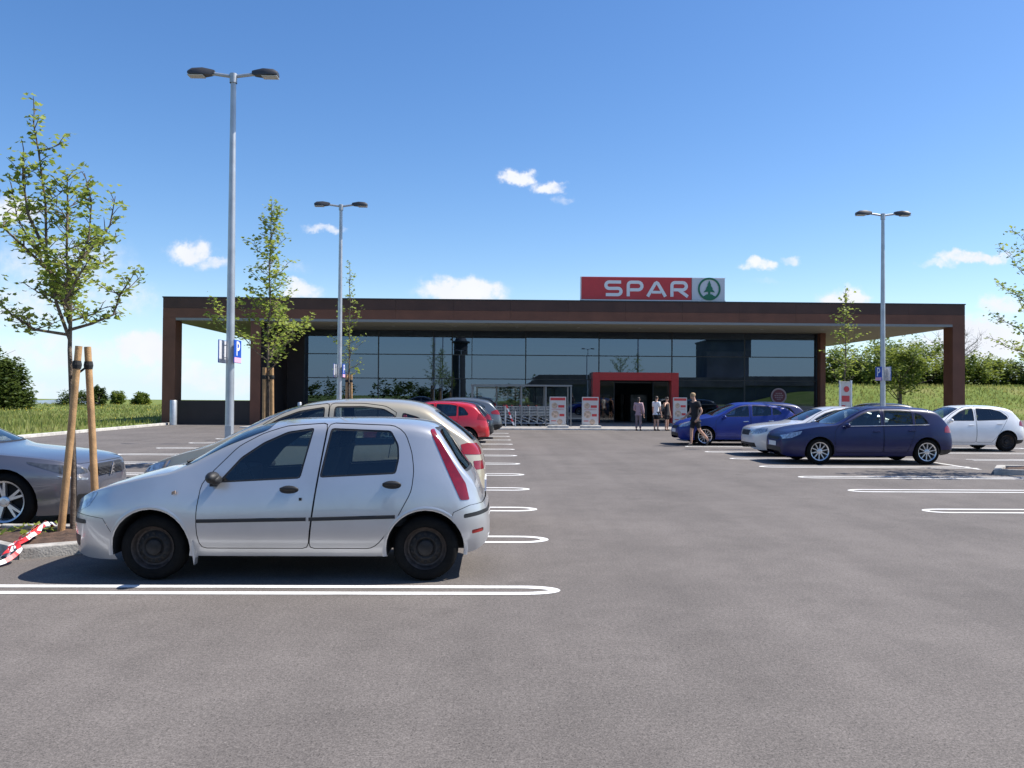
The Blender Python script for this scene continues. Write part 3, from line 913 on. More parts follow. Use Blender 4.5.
# --- beige car beside it, high arched roof
beige = stretch(hatch(paint=M['p_beige'], handle_mat='paint', tumble=17, style=(6, .025, 0),
  top=[(0,.48),(.015,.56),(.06,.66),(.15,.74),(.45,.86),(.75,.96),(.90,1.01),(1.13,1.14),(1.40,1.29),(1.75,1.425),(2.2,1.50),(2.6,1.52),(3.02,1.51),(3.36,1.455),(3.60,1.30),(3.75,1.20),(3.90,1.085),(4.02,.95),(4.06,.80),(4.09,.62),(4.10,.50)],
  belt=[(0,.44),(.15,.66),(.4,.80),(.95,.92),(1.3,.935),(2.0,.94),(2.9,.97),(3.5,.99),(3.8,.95),(3.98,.83),(4.1,.46)],
  windows=[[(1.20,.965),(1.42,1.13),(1.67,1.28),(1.9,1.37),(2.20,1.42),(2.20,.965)], [(2.30,.968),(2.31,1.425),(2.65,1.43),(2.90,1.40),(3.04,1.32),(3.04,.99)], [(3.10,.99),(3.11,1.36),(3.30,1.31),(3.52,1.14),(3.60,1.04)]],
  doors=[[(1.22,.28),(1.17,.55),(1.19,.80),(1.26,.95),(1.50,1.22),(1.70,1.345),(1.92,1.425),(2.25,1.465),(2.25,.28)], [(2.25,.28),(2.25,1.465),(2.66,1.465),(2.92,1.435),(3.08,1.34),(3.11,.95),(3.03,.70),(2.93,.50),(2.90,.28)]],
  cuts=[('headlight', [(.035,.575),(.06,.64),(.2,.74),(.46,.80),(.42,.72),(.2,.60)], 'xz', [('y',.36,1)], 'lampclear', .002),
        ('tail_light', [(3.83,.88),(3.80,.99),(3.88,1.01),(4.2,.96),(4.2,.86)], 'xz', [('y',.36,1)], 'lampredb', .004),
        ('tail_light', [(3.97,.70),(3.95,.80),(4.2,.80),(4.2,.70)], 'xz', [('y',.36,1)], 'lampred', .003),
        ('grille', [(-.36,.545),(.36,.545),(.42,.62),(-.42,.62)], 'yz*', [('x',.3,-1)], 'black', .003),
        ('bumper_trim', [(3.6,.20),(3.6,.36),(4.2,.36),(4.2,.20)], 'xz', [('x',3.7,1)], 'black', .004)],
  rscreen=[(-.50,1.02),(.50,1.02),(.40,1.38),(-.40,1.38)], rscreen_x=3.35), 1.02, 1.03)
car, B = build_car(beige); place(car, -.10-4.18/2, 10.55, 0, 'beige hatchback with a high arched roof, right behind the silver car', GL)

# --- red small hatchback
red = stretch(hatch(paint=M['p_red'],
  cuts=[('headlight', [(.035,.575),(.06,.64),(.2,.72),(.46,.775),(.42,.70),(.2,.60)], 'xz', [('y',.36,1)], 'lampclear', .002),
        ('tail_light', [(3.70,.86),(3.74,1.02),(3.84,1.03),(4.2,.90),(4.2,.80)], 'xz', [('y',.34,1)], 'lampredb', .004),
        ('grille', [(-.36,.545),(.36,.545),(.42,.62),(-.42,.62)], 'yz*', [('x',.3,-1)], 'black', .003),
        ('bumper_trim', [(3.6,.20),(3.6,.33),(4.2,.33),(4.2,.20)], 'xz', [('x',3.7,1)], 'black', .004)]), .95, 1.01)
car, B = build_car(red); place(car, -.15-3.9/2, 25.8, 0, 'bright red hatchback parked between the beige car and a dark one', GL)
dark = stretch(hatch(paint=M['p_dark'], n=56), .98, 1.02)
car, B = build_car(dark); place(car, -.02-4.02/2, 28.35, 0, 'anthracite hatchback mostly hidden behind the red car', GL)

suv = stretch(hatch(paint=M['p_grey'], n=60, r=.345, ra=.395, rim=.225, tumble=18, style=(5, .03, 0),
  top=[(0,.58),(.015,.66),(.06,.75),(.15,.82),(.45,.91),(.95,1.0),(1.12,1.03),(1.45,1.20),(1.88,1.40),(2.12,1.47),(2.5,1.50),(3.0,1.485),(3.48,1.42),(3.66,1.375),(3.78,1.24),(3.90,1.10),(3.98,1.0),(4.03,.84),(4.08,.70),(4.10,.58)],
  belt=[(0,.50),(.15,.70),(.4,.82),(.95,.94),(1.3,.965),(2.0,.975),(2.9,1.0),(3.5,1.04),(3.8,1.04),(3.98,.93),(4.1,.54)],
  bot=[(0,.38),(.04,.30),(.15,.26),(.5,.26),(1.3,.28),(2.9,.28),(3.6,.30),(3.95,.34),(4.10,.44)], floor=.34,
  windows=[[(1.40,.985),(1.62,1.125),(1.85,1.265),(2.05,1.355),(2.31,1.395),(2.29,.99)], [(2.36,.992),(2.39,1.398),(2.80,1.39),(3.05,1.355),(3.04,1.015)], [(3.09,1.018),(3.10,1.345),(3.30,1.29),(3.50,1.15),(3.46,1.07)]],
  rscreen=[(-.60,1.04),(.60,1.04),(.50,1.36),(-.50,1.36)], rscreen_x=3.6,
  cuts=[('headlight', [(.035,.70),(.06,.76),(.2,.82),(.46,.865),(.42,.80),(.2,.72)], 'xz', [('y',.36,1)], 'lampclear', .002),
        ('tail_light', [(3.72,.90),(3.70,.98),(3.86,1.05),(4.2,.98),(4.2,.86)], 'xz', [('y',.34,1)], 'lampredb', .004),
        ('grille', [(-.36,.60),(.36,.60),(.42,.70),(-.42,.70)], 'yz*', [('x',.3,-1)], 'black', .003),
        ('bumper_trim', [(3.5,.26),(3.5,.50),(4.2,.54),(4.2,.26)], 'xz', [('x',3.5,1)], 'black', .004),
        ('sill_trim', [(1.2,.26),(1.2,.36),(2.95,.36),(2.95,.26)], 'xz', [], 'black', .004)]), 1.04, 1.02)
car, B = build_car(suv); place(car, .28-4.26/2, 30.95, 0, 'slate grey crossover nearest the trolley shelter, black lower bumper', GL)

# --- lilac grey saloon at the left edge, nose to the right
saloon = dict(L=4.70, n=130, paint=M['p_lilac'], r=.335, ra=.378, rim=.237, style=(5, .021, .17), axles=(.86, 3.62), cabin=1.45, lip=False,
  tumble=22, handle_mat='paint', mirror_mat='paint', gap=.004, shin=.07, zm=.62,
  top=[(0,.52),(.015,.60),(.05,.70),(.10,.765),(.22,.815),(.5,.87),(1.0,.925),(1.28,.965),(1.55,1.085),(2.05,1.29),(2.4,1.36),(2.75,1.375),(3.2,1.33),(3.6,1.21),(4.0,1.06),(4.2,1.01),(4.5,.98),(4.60,.93),(4.65,.78),(4.68,.62),(4.70,.5)],
  wid=[(0,.30),(.02,.43),(.07,.57),(.15,.69),(.3,.79),(.6,.86),(1.0,.885),(1.6,.89),(3.2,.89),(3.9,.87),(4.4,.81),(4.6,.72),(4.67,.62),(4.70,.5)],
  bot=[(0,.30),(.04,.22),(.15,.17),(.5,.16),(1.4,.19),(3.2,.19),(4.0,.2),(4.5,.25),(4.70,.34)],
  belt=[(0,.46),(.1,.70),(.25,.765),(.5,.815),(1.0,.865),(1.4,.89),(2.4,.90),(3.4,.93),(4.2,.95),(4.55,.90),(4.7,.46)],
  crown=[(0,.03),(.6,.05),(1.0,.055),(1.5,.09),(2.3,.06),(3.3,.06),(4.2,.05),(4.7,.04)],
  windows=[[(1.60,.92),(1.85,1.07),(2.1,1.19),(2.4,1.275),(2.66,1.29),(2.62,.925)], [(2.70,.927),(2.74,1.29),(3.05,1.265),(3.35,1.19),(3.62,1.06),(3.66,.97)]],
  doors=[[(1.42,.28),(1.36,.6),(1.40,.85),(1.50,.93),(1.85,1.14),(2.1,1.25),(2.4,1.325),(2.70,1.335),(2.67,.28)], [(2.68,.28),(2.71,1.335),(3.08,1.30),(3.38,1.22),(3.70,1.06),(3.70,.80),(3.5,.62),(3.26,.28)]],
  handles=[(2.52,.79),(3.55,.815)], mirror=(1.66,.93),
  wscreen=([(1.26,-.72),(1.26,.72),(2.08,.56),(2.08,-.56)], .975),
  rscreen=[(-.60,1.04),(.60,1.04),(.48,1.28),(-.48,1.28)], rscreen_x=3.4,
  cuts=[('headlight', [(.06,.64),(.075,.70),(.20,.745),(.62,.80),(.60,.775),(.38,.70),(.20,.64)], 'xz', [('y',.42,1)], 'lampdark', .002),
        ('running_light', [(.05,.56),(.055,.63),(.19,.632),(.36,.69),(.38,.68),(.22,.60)], 'xz', [('y',.46,1)], 'lampclear', .002),
        ('grille', [(-.42,.60),(.42,.60),(.48,.69),(.40,.735),(-.40,.735),(-.48,.69)], 'yz*', [('x',.4,-1)], 'black', .004),
        ('intake', [(-.66,.24),(.66,.24),(.62,.40),(-.62,.40)], 'yz*', [('x',.4,-1)], 'black', .004),
        ('bonnet', [(.085,-.56),(.085,.56),(.4,.70),(1.30,.76),(1.30,-.76),(.4,-.70)], 'xy', [('z',.755,1)], 'paint', 0),
        ('tail_light', [(4.45,.80),(4.45,.90),(4.8,.90),(4.8,.78)], 'xz', [('y',.3,1)], 'lampred', .003)],
  plates=[])
car, B = build_car(saloon)
m = MB()
def stroke(mb, pts, w, y0, y1, m=0, plane='xz'):
    """flat ribbon of constant width through points of one plane, extruded a little"""
    P = [Vector((p[0], p[1])) for p in pts]; n = len(P); Lf = []; Rt = []
    for i in range(n):
        a = P[max(0, i-1)]; b = P[min(n-1, i+1)]
        d1 = (P[i]-a).normalized() if i else (b-P[i]).normalized()
        d2 = (b-P[i]).normalized() if i < n-1 else d1
        t = (d1+d2).normalized(); k = 1/max(.5, t.dot(d1)); nn = Vector((-t.y, t.x))*(w/2*k)
        Lf.append(P[i]+nn); Rt.append(P[i]-nn)
    for i in range(n-1):
        q = [Lf[i], Lf[i+1], Rt[i+1], Rt[i]]
        f = [(p.x, y0, p.y) for p in q]; g = [(p.x, y1, p.y) for p in q]
        mb.add(f+g, [(0,1,2,3), (7,6,5,4), (0,4,5,1), (3,2,6,7)]+([(0,3,7,4)] if i == 0 else [])+([(1,5,6,2)] if i == n-2 else []), m)
# badge on the grille: a small standing heraldic beast in chrome, plus grille bars
eb = MB()
stroke(eb, [(-.05,-.07),(-.02,-.03),(-.01,.02),(.02,.05),(.015,.075)], .028, -.004, .004)
stroke(eb, [(.0,.03),(.05,.045)], .014, -.003, .003); stroke(eb, [(-.01,.0),(.045,.005)], .014, -.003, .003)
stroke(eb, [(-.02,-.03),(.03,-.04),(.03,-.07)], .016, -.003, .003)
eo = eb.build('badge', M['chrome'], car); eo.rotation_euler = (0, 0, -PI/2); eo.location = (-.010-2.35, 0, .662)
gb = MB()
for k in range(7):
    z = .612+k*.017; gb.obox((.008-2.35, 0, z), (.010,0,0), (0,.34,0), (0,0,.0025))
for z in (.29, .33, .37): gb.obox((.03-2.35, 0, z), (.012,0,0), (0,.50,0), (0,0,.006))
gb.build('grille_bars', M['lampdark'], car)
sb = MB(); sb.obox((.06-2.35, 0, .215), (.03,0,0), (0,.60,0), (0,0,.012)); sb.build('bumper_blade', M['plate'], car, bevel=.004)
place(car, -4.84-2.35, 10.5, PI, 'lilac grey saloon cut by the left picture edge, nose towards the staked tree', 'cars parked left of the planting strip')

# --- right of the aisle
golf = stretch(hatch(paint=M['p_navy'], style=(10, .016, 0), rim=.218, r=.312, ra=.355, tumble=16,
  top=[(0,.50),(.015,.58),(.05,.68),(.14,.76),(.45,.87),(.95,.955),(1.12,.99),(1.45,1.155),(1.88,1.34),(2.12,1.39),(2.5,1.405),(3.0,1.40),(3.48,1.37),(3.66,1.335),(3.79,1.20),(3.93,1.01),(4.0,.91),(4.05,.75),(4.08,.62),(4.10,.50)],
  belt=[(0,.46),(.14,.70),(.4,.81),(.95,.90),(1.3,.915),(2.0,.915),(2.9,.93),(3.5,.945),(3.8,.93),(3.98,.83),(4.1,.46)],
  cuts=[('headlight', [(.035,.60),(.06,.68),(.2,.755),(.44,.80),(.40,.73),(.2,.63)], 'xz', [('y',.36,1)], 'lampclear', .002),
        ('tail_light', [(3.80,.78),(3.82,.90),(3.90,.95),(4.2,.95),(4.2,.76)], 'xz', [('y',.36,1)], 'lampred', .003),
        ('grille', [(-.36,.575),(.36,.575),(.42,.64),(-.42,.64)], 'yz*', [('x',.3,-1)], 'black', .003),
        ('intake', [(-.55,.26),(.55,.26),(.5,.40),(-.5,.40)], 'yz*', [('x',.3,-1)], 'black', .003),
        ('rear_bumper_trim', [(3.6,.20),(3.6,.36),(4.2,.36),(4.2,.20)], 'xz', [('x',3.7,1)], 'black', .004),
        ('bonnet', [(.14,-.55),(.14,.55),(.5,.70),(1.10,.74),(1.10,-.74),(.5,-.70)], 'xy', [('z',.70,1)], 'paint', 0)]), 1.035, 1.0)
car, B = build_car(golf)
for s in (1, -1):
    m = MB(); 
    for k in range(14):
        x0, x1 = 1.43+2.12*k/14, 1.43+2.12*(k+1)/14
        z0, z1 = .918+.05*k/14, .918+.05*(k+1)/14
        a, b = B.bvh.ray_cast(Vector((x0-2.122, 2*s, z0)), Vector((0,-s,0)))[0], B.bvh.ray_cast(Vector((x1-2.122, 2*s, z1)), Vector((0,-s,0)))[0]
        if a is not None and b is not None: m.tube([a, b], .007, 5)
    m.build('chrome_strip', M['chrome'], car)
place(car, 6.98+2.122, 20.45, 0, 'dark navy blue hatchback with silver alloy wheels and a chrome window line', GR)
wsil = dict(saloon); wsil.update(paint=M['p_whitesil'], style=(7, .02, 0), rim=.21, n=70, lip=False,
  cuts=[('headlight', [(.035,.60),(.05,.69),(.16,.735),(.42,.77),(.38,.68),(.2,.615)], 'xz', [('y',.40,1)], 'lampclear', .002),
        ('grille', [(-.30,.56),(.30,.56),(.34,.70),(-.34,.70)], 'yz*', [('x',.4,-1)], 'black', .004),
        ('intake', [(-.60,.24),(.60,.24),(.58,.36),(-.58,.36)], 'yz*', [('x',.4,-1)], 'black', .004),
        ('bonnet', [(.085,-.56),(.085,.56),(.4,.70),(1.30,.76),(1.30,-.76),(.4,-.70)], 'xy', [('z',.755,1)], 'paint', 0),
        ('tail_light', [(4.45,.80),(4.45,.90),(4.8,.90),(4.8,.78)], 'xz', [('y',.3,1)], 'lampred', .003)])
wsil = stretch(wsil, .95, 1.0)
car, B = build_car(wsil); place(car, 7.05+4.46/2, 22.95, 0, 'pale silver saloon half hidden behind the navy hatchback', GR)
bravo = stretch(hatch(paint=M['p_blue'], style=(12, .013, 0), rim=.225, handle_mat='chrome',
  belt=[(0,.44),(.15,.66),(.4,.775),(.95,.89),(1.3,.915),(2.0,.93),(2.9,.985),(3.5,1.03),(3.8,1.0),(3.98,.86),(4.1,.46)],
  top=[(0,.48),(.015,.56),(.06,.65),(.15,.73),(.45,.85),(.9,.95),(1.05,.99),(1.4,1.16),(1.85,1.35),(2.12,1.42),(2.45,1.435),(2.95,1.405),(3.45,1.32),(3.60,1.275),(3.76,1.15),(3.90,1.02),(3.98,.93),(4.03,.76),(4.08,.62),(4.10,.50)],
  windows=[[(1.38,.945),(1.62,1.10),(1.85,1.235),(2.05,1.31),(2.31,1.345),(2.29,.96)], [(2.40,.968),(2.42,1.346),(2.80,1.325),(3.03,1.275),(3.02,1.005)], [(3.07,1.01),(3.08,1.265),(3.25,1.20),(3.36,1.10),(3.36,1.04)]],
  cuts=[('headlight', [(.05,.60),(.08,.68),(.26,.765),(.56,.83),(.50,.75),(.25,.635)], 'xz', [('y',.36,1)], 'lampclear', .002),
        ('tail_light', [(3.76,.88),(3.76,1.0),(3.84,1.08),(4.2,1.04),(4.2,.86)], 'xz', [('y',.36,1)], 'lampredb', .003),
        ('grille', [(-.30,.545),(.30,.545),(.40,.64),(-.40,.64)], 'yz*', [('x',.3,-1)], 'black', .003),
        ('intake', [(-.55,.26),(.55,.26),(.5,.40),(-.5,.40)], 'yz*', [('x',.3,-1)], 'black', .003),
        ('bumper_trim', [(3.6,.20),(3.6,.33),(4.2,.33),(4.2,.20)], 'xz', [('x',3.7,1)], 'black', .004)]), 1.01, 1.0)
car, B = build_car(bravo); place(car, 6.1+4.14/2, 27.75, 0, 'royal blue hatchback with many-spoked wheels beside the walking man', GR)
blue2 = stretch(hatch(paint=M['p_blue2'], n=56), 1.06, 1.02)
car, B = build_car(blue2); place(car, 7.25+4.35/2, 30.3, 0, 'deep blue car showing only roof and tail light behind the royal blue one', GR)
polo = stretch(hatch(paint=M['p_white'], style='steel', rim=.20,
  windows=[[(1.40,.925),(1.62,1.075),(1.85,1.215),(2.05,1.295),(2.31,1.325),(2.29,.93)], [(2.37,.932),(2.40,1.326),(2.85,1.31),(3.20,1.225),(3.40,1.08),(3.42,1.02),(3.34,.965)]], wdoor=[0, 1],
  doors=[[(1.22,.28),(1.17,.55),(1.19,.80),(1.28,.93),(1.62,1.15),(1.85,1.27),(2.05,1.345),(2.350,1.372),(2.330,.28)], [(2.340,.28),(2.360,1.372),(2.87,1.352),(3.24,1.26),(3.46,1.10),(3.48,1.0),(3.40,.85),(3.22,.66),(3.02,.45),(2.90,.28)]],
  handles=[(2.17,.80),(3.12,.85)]), .93, 1.0)
car, B = build_car(polo); place(car, 12.46+3.81/2, 25.45, 0, 'white small hatchback with black wheels behind the navy one, right edge', 'cars parked right of the planting strip')
car, B = build_car(stretch(hatch(paint=M['p_black'], n=56), 1.05, 1.0)); place(car, 12.9+2.15, 33.0, 0, 'black car whose roof shows above the pale silver saloon', 'cars parked right of the planting strip')
# ------------------------------------------------------------------ ground
def sstep(a, b, x):
    t = np.clip((x-a)/(b-a), 0, 1); return t*t*(3-2*t)
def hgt(X, Y):
    X = np.asarray(X, float); Y = np.asarray(Y, float)
    z = np.full(np.broadcast(X, Y).shape, -.06)
    left = sstep(-16.55, -17.2, X)*.14
    z = z+left+sstep(-22, -60, X)*.25*np.sin(Y*.08)*.5
    bank = sstep(60.8, 72, Y)*2.75*sstep(14, 21, X)
    z = z+bank+sstep(72, 110, Y)*1.2*sstep(10, 20, X)
    rbank = sstep(47, 62, X)*2.5
    z = np.maximum(z, rbank-.06)
    r = np.sqrt((X*1.0)**2+Y**2)
    fall = sstep(110, 330, r)*sstep(15, -15, X)*42*(Y > -60)
    return z-fall+.10*np.sin(X*.21+1.3)*np.sin(Y*.17)*(np.abs(X+17)<0)
def axis(lims):
    out = []
    for a, b, d in lims: out += list(np.arange(a, b, d))
    return sorted(set(round(float(v), 3) for v in out))
gx = axis([(-5000,-500,300),(-500,-100,25),(-100,-24,4),(-24,-15,.5),(-15,14,3),(14,80,1.5),(80,140,10),(140,500,30),(500,5001,300)])
gy = axis([(-400,-100,40),(-100,56,4),(56,116,1.5),(116,400,15),(400,5201,300)])
GX, GY = np.meshgrid(gx, gy, indexing='ij'); GZ = hgt(GX, GY)
me = bpy.data.meshes.new('ground')
vs = np.stack([GX, GY, GZ], -1).reshape(-1, 3).tolist(); ny = len(gy)
fs = [(i*ny+j, (i+1)*ny+j, (i+1)*ny+j+1, i*ny+j+1) for i in range(len(gx)-1) for j in range(ny-1)]
me.from_pydata(vs, [], fs); me.materials.append(M['meadow'])
me.polygons.foreach_set('use_smooth', [True]*len(me.polygons))
tag(link('ground', me), kind='structure')
gz = lambda x, y: float(hgt(x, y))

m = MB(); m.face([(-16.45,-45,0),(46,-45,0),(46,60.6,0),(-16.45,60.6,0)])
tag(m.build('car_park', M['asphalt']), kind='structure')
# kerbs
m = MB()
m.box(-16.62, -16.45, -45, 41.9, -.05, .11)
m.box(-16.62, -16.45, 43.6, 60.5, -.05, .11)
tag(m.build('kerb', M['kerb'], bevel=.015), 'pale concrete kerb along the meadow', 'kerb', kind='structure')
m = MB(); m.box(-11.9, 19.2, 38.75, 47.95, -.05, .055)
tag(m.build('pavement', M['pave']), kind='structure')
m = MB(); m.box(-11.9, 19.2, 38.58, 38.745, -.05, .062)
tag(m.build('pavement_kerb', M['kerb'], bevel=.01), kind='structure')
# painted bay dividers: elongated loops
def divider(x0, x1, y, sep, w, tip='round', end=1):
    """two stripes from x1 to the tip at x0"""
    m = MB(); h = sep/2; z = .004; kx = 1.6 if sep > .3 else 2.6
    sgn = 1 if x1 > x0 else -1
    pts = [(x1, y-h)]
    if tip == 'round':
        for k in range(13):
            a = -PI/2-PI*k/12
            pts.append((x0+sgn*(h*kx)+sgn*h*kx*math.cos(a), y+h*math.sin(a)))
    else:
        pts += [(x0+sgn*.22, y-h), (x0, y-h*.1), (x0, y+h*.1), (x0+sgn*.22, y+h)]
    pts.append((x1, y+h))
    P = [Vector(p) for p in pts]; n = len(P); A = []; Bq = []
    for i in range(n):
        d1 = (P[i]-P[max(0,i-1)]); d2 = (P[min(n-1,i+1)]-P[i])
        t = (d1.normalized() if d1.length else d2.normalized())+(d2.normalized() if d2.length else d1.normalized())
        t.normalize(); nn = Vector((-t.y, t.x))*w/2
        A.append(P[i]+nn); Bq.append(P[i]-nn)
    for i in range(n-1):
        m.face([(q.x, q.y, z) for q in (A[i], A[i+1], Bq[i+1], Bq[i])][::-1])
    return tag(m.build('bay_marking', M['line'], fixn=True), kind='structure')
LY = [6.82, 9.22, 11.66, 14.15, 16.72, 19.35, 21.95, 24.5, 27.05, 29.6, 32.2, 34.8]
for i, y in enumerate(LY):
    divider(.57 if i else .51, -4.6 if i else -7.5, y, .225 if i == 0 else .36, .095, 'round')
for y in LY[3:]: divider(-9.85, -5.6, y-.25, .36, .095)
RY = [4.3, 6.75, 9.2, 11.66, 14.15, 16.5, 18.95, 21.35, 23.9, 26.4]
for y in RY: divider(6.2, 11.2, y, .34, .095)
for y in RY[6:]: divider(17.2, 12.5, y, .34, .095)
m = MB(); m.face([(-7.0,7.5,.0045),(-4.62,7.5,.0045),(-4.75,7.68,.0045),(-7.0,7.68,.0045)]); tag(m.build('bay_marking', M['line']), kind='structure')

m = MB(); m.face([(11.0,18.45,.0045),(11.1,18.45,.0045),(11.1,20.4,.0045),(11.0,20.4,.0045)]); tag(m.build('bay_marking', M['line']), kind='structure')
# planting islands
def island(poly, kw=.14, kh=.115, name='planting_island'):
    m = MB(); n = len(poly)
    c = Vector((sum(p[0] for p in poly)/n, sum(p[1] for p in poly)/n))
    inner = []
    for p in poly:
        d = c-Vector(p); inner.append(Vector(p)+d*min(.6, kw*1.35/d.length))
    for i in range(n):
        a, b, c2, d2 = poly[i], poly[(i+1) % n], inner[(i+1) % n], inner[i]
        L_ = (Vector(b)-Vector(a)).length; k = max(1, int(L_/.9)); 
        for j in range(k):
            t0, t1 = j/k+.004/L_, (j+1)/k-.004/L_
            q = [Vector(a).lerp(Vector(b), t0), Vector(a).lerp(Vector(b), t1), Vector(d2).lerp(Vector(c2), t1), Vector(d2).lerp(Vector(c2), t0)]
            m.slab([(v.x, v.y) for v in q], -.03, kh+random.uniform(-.004, .004))
    o = m.build('island_kerb', M['kerbgrey'], bevel=.012)
    tag(o, kind='structure')
    # soil, slightly mounded
    s = MB(); K = 14; pts = []; fs = []
    def inq(u, v):
        a, b, c2, d2 = inner[0], inner[1], inner[2], inner[3]
        return a.lerp(b, u).lerp(d2.lerp(c2, u), v)
    for i in range(K+1):
        for j in range(K+1):
            q = inq(i/K, j/K); e = min(i, K-i, j, K-j)
            pts.append((q.x, q.y, .055+(.0 if e == 0 else random.uniform(0,.035)+.02)))
    for i in range(K):
        for j in range(K): fs.append((i*(K+1)+j, (i+1)*(K+1)+j, (i+1)*(K+1)+j+1, i*(K+1)+j+1))
    s.add(pts, fs); o2 = s.build('planting_soil', M['soil'], smooth=True, angle=80); tag(o2, kind='structure')
    return inner
isl = island([(-4.58,8.02),(-3.75,8.55),(-4.62,9.5),(-6.6,9.5)])
for (x, y) in ((-5.1,18.6),(-5.1,28.8),(-5.1,15.9),(-5.1,26.9)):
    island([(-5.5,y-.6),(-4.7,y-.6),(-4.7,y+.6),(-5.5,y+.6)])
island([(10.62,17.25),(12.9,16.7),(12.9,18.3),(11.4,18.4)])
for (x, y) in ((11.9,27.6),(12.3,25.75)):
    island([(x-.4,y-.5),(x+.4,y-.5),(x+.4,y+.5),(x-.4,y+.5)])
# weeds on the soil of the near island
m = MB()
for k in range(26):
    x, y = random.uniform(-5.9,-4.7), random.uniform(8.8,9.5)
    for q in range(random.randint(3, 7)):
        a = random.uniform(0, 2*PI); l = random.uniform(.03,.11); w = l*.35
        d = Vector((math.cos(a), math.sin(a), random.uniform(.3,1.3))).normalized()
        s_ = Vector((-math.sin(a), math.cos(a), 0)); p = Vector((x, y, .075))
        m.face([p, p+d*l*.5+s_*w, p+d*l, p+d*l*.5-s_*w])
tag(m.build('weeds', M['leaf']), 'small weeds sprouting on the soil round the staked tree', 'weeds', kind='stuff')

# warning tape: three limp strands from the stake over the kerb
key = [(-4.90,9.24,.12),(-4.86,9.0,.17),(-4.78,8.62,.13),(-4.66,8.30,.135),(-4.58,8.02,.14),(-4.54,7.88,.09),(-4.56,7.72,.018),(-4.66,7.45,.012),(-4.85,7.25,.012),(-5.1,7.15,.012)]
kf = [pchip(range(len(key)), [p[c] for p in key]) for c in range(3)]
a = MB()
for st_ in range(3):
    rr = random.Random(st_+3); N_ = 60; pts = []
    for i in range(N_):
        t = i/(N_-1)*9
        o = (st_-1.5)*.035*min(1, t*.5)
        pts.append(Vector((float(kf[0](t))+o+.03*math.sin(t*1.9+st_*2), float(kf[1](t))+.03*math.sin(t*2.3+st_), float(kf[2](t))+.010*st_+.02*abs(math.sin(t*2.1+st_*1.3)))))
    prev = None
    for i, p in enumerate(pts):
        t = (pts[min(i+1, N_-1)]-pts[max(0, i-1)]).normalized()
        tw = .9*math.sin(i*.28+st_*1.7)
        n = t.cross(Vector((0,0,1))).normalized(); u = n*math.cos(tw)+Vector((0,0,1))*math.sin(tw)
        q = (p-u*.022, p+u*.022)
        if prev: a.face([prev[0], prev[1], q[1], q[0]], ((i+st_*2)//4) % 2)
        prev = q
tag(a.build('warning_tape', [M['tapered'], M['tapewhite']], smooth=True, angle=70), 'red and white warning tape trailing from the stake over the kerb', 'tape')

# ------------------------------------------------------------------ supermarket
X0, X1, YF, YB = -17.1, 24.66, 42.5, 60.0
ZS, ZT = 5.36, 6.55
GYW = 48.0
shop = empty('supermarket', ((X0+X1)/2, YF, 0), 0, 'long flat supermarket clad in brown panels with dark glass front and wide canopy', 'supermarket')
def sp_(mb, name, mt, parent=shop, **k):
    o = mb.build(name, mt, parent, **k)
    if parent is shop: o.matrix_parent_inverse = Matrix.Translation((-(X0+X1)/2, -YF, 0))
    return o
m = MB(); m.box(X0+.3, X1-.3, YF+.3, YB-.3, ZS+.12, ZT-.12); sp_(m, 'roof', M['roofdeck'])
# fascia panels in two rows with fine joints
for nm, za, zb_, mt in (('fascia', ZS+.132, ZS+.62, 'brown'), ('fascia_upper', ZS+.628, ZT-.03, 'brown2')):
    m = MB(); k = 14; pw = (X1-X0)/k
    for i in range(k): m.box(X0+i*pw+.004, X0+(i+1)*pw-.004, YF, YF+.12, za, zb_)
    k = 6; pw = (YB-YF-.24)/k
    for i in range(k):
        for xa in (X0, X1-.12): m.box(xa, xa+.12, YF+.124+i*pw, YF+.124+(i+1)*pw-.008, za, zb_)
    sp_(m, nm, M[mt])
m = MB(); m.box(X0-.03, X1+.03, YF-.03, YB, ZT-.028, ZT+.03); sp_(m, 'roof_edge', M['frame'])
m = MB(); m.box(X0+.66, X1-.66, YF+.005, YF+.14, ZS, ZS+.128)
sp_(m, 'fascia_strip', M['strip'])
m = MB(); m.box(X0, X0+.655, YF, YF+.124, ZS, ZS+.128); m.box(X1-.655, X1, YF, YF+.124, ZS, ZS+.128); sp_(m, 'fascia', M['brown'])
# soffit in panels
m = MB()
nx_, ny_ = 20, 8
for i in range(nx_):
    for j in range(ny_):
        a, b = X0+.13+i*(X1-X0-.26)/nx_, X0+.13+(i+1)*(X1-X0-.26)/nx_
        c, d = YF+.145+j*(YB-YF-.3)/ny_, YF+.145+(j+1)*(YB-YF-.3)/ny_
        m.box(a+.006, b-.006, c+.006, d-.006, ZS+.02, ZS+.09)
sp_(m, 'soffit', M['soffit'])
m = MB()
for i in range(9): m.lathe([(.09, ZS+.012), (.09, ZS+.019)], (-9+i*3.4, 45.2, 0), 'z', 14, close=True)
sp_(m, 'downlights', M['signgrey'])
for xa in (X0, X1-.65):
    m = MB(); m.box(xa, xa+.65, YF+.002, YF+.9, -.05, ZS-.002); sp_(m, 'pillar', M['brown'])
# wing walls
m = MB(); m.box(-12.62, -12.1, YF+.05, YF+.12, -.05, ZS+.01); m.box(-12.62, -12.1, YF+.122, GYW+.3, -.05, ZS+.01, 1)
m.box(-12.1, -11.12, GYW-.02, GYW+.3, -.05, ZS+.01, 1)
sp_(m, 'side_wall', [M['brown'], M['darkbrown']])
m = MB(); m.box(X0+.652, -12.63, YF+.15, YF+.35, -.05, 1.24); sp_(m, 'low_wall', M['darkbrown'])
m = MB(); m.box(19.02, 19.32, GYW-.5, YB-.2, -.05, ZS+.01); sp_(m, 'side_wall', M['brown'])
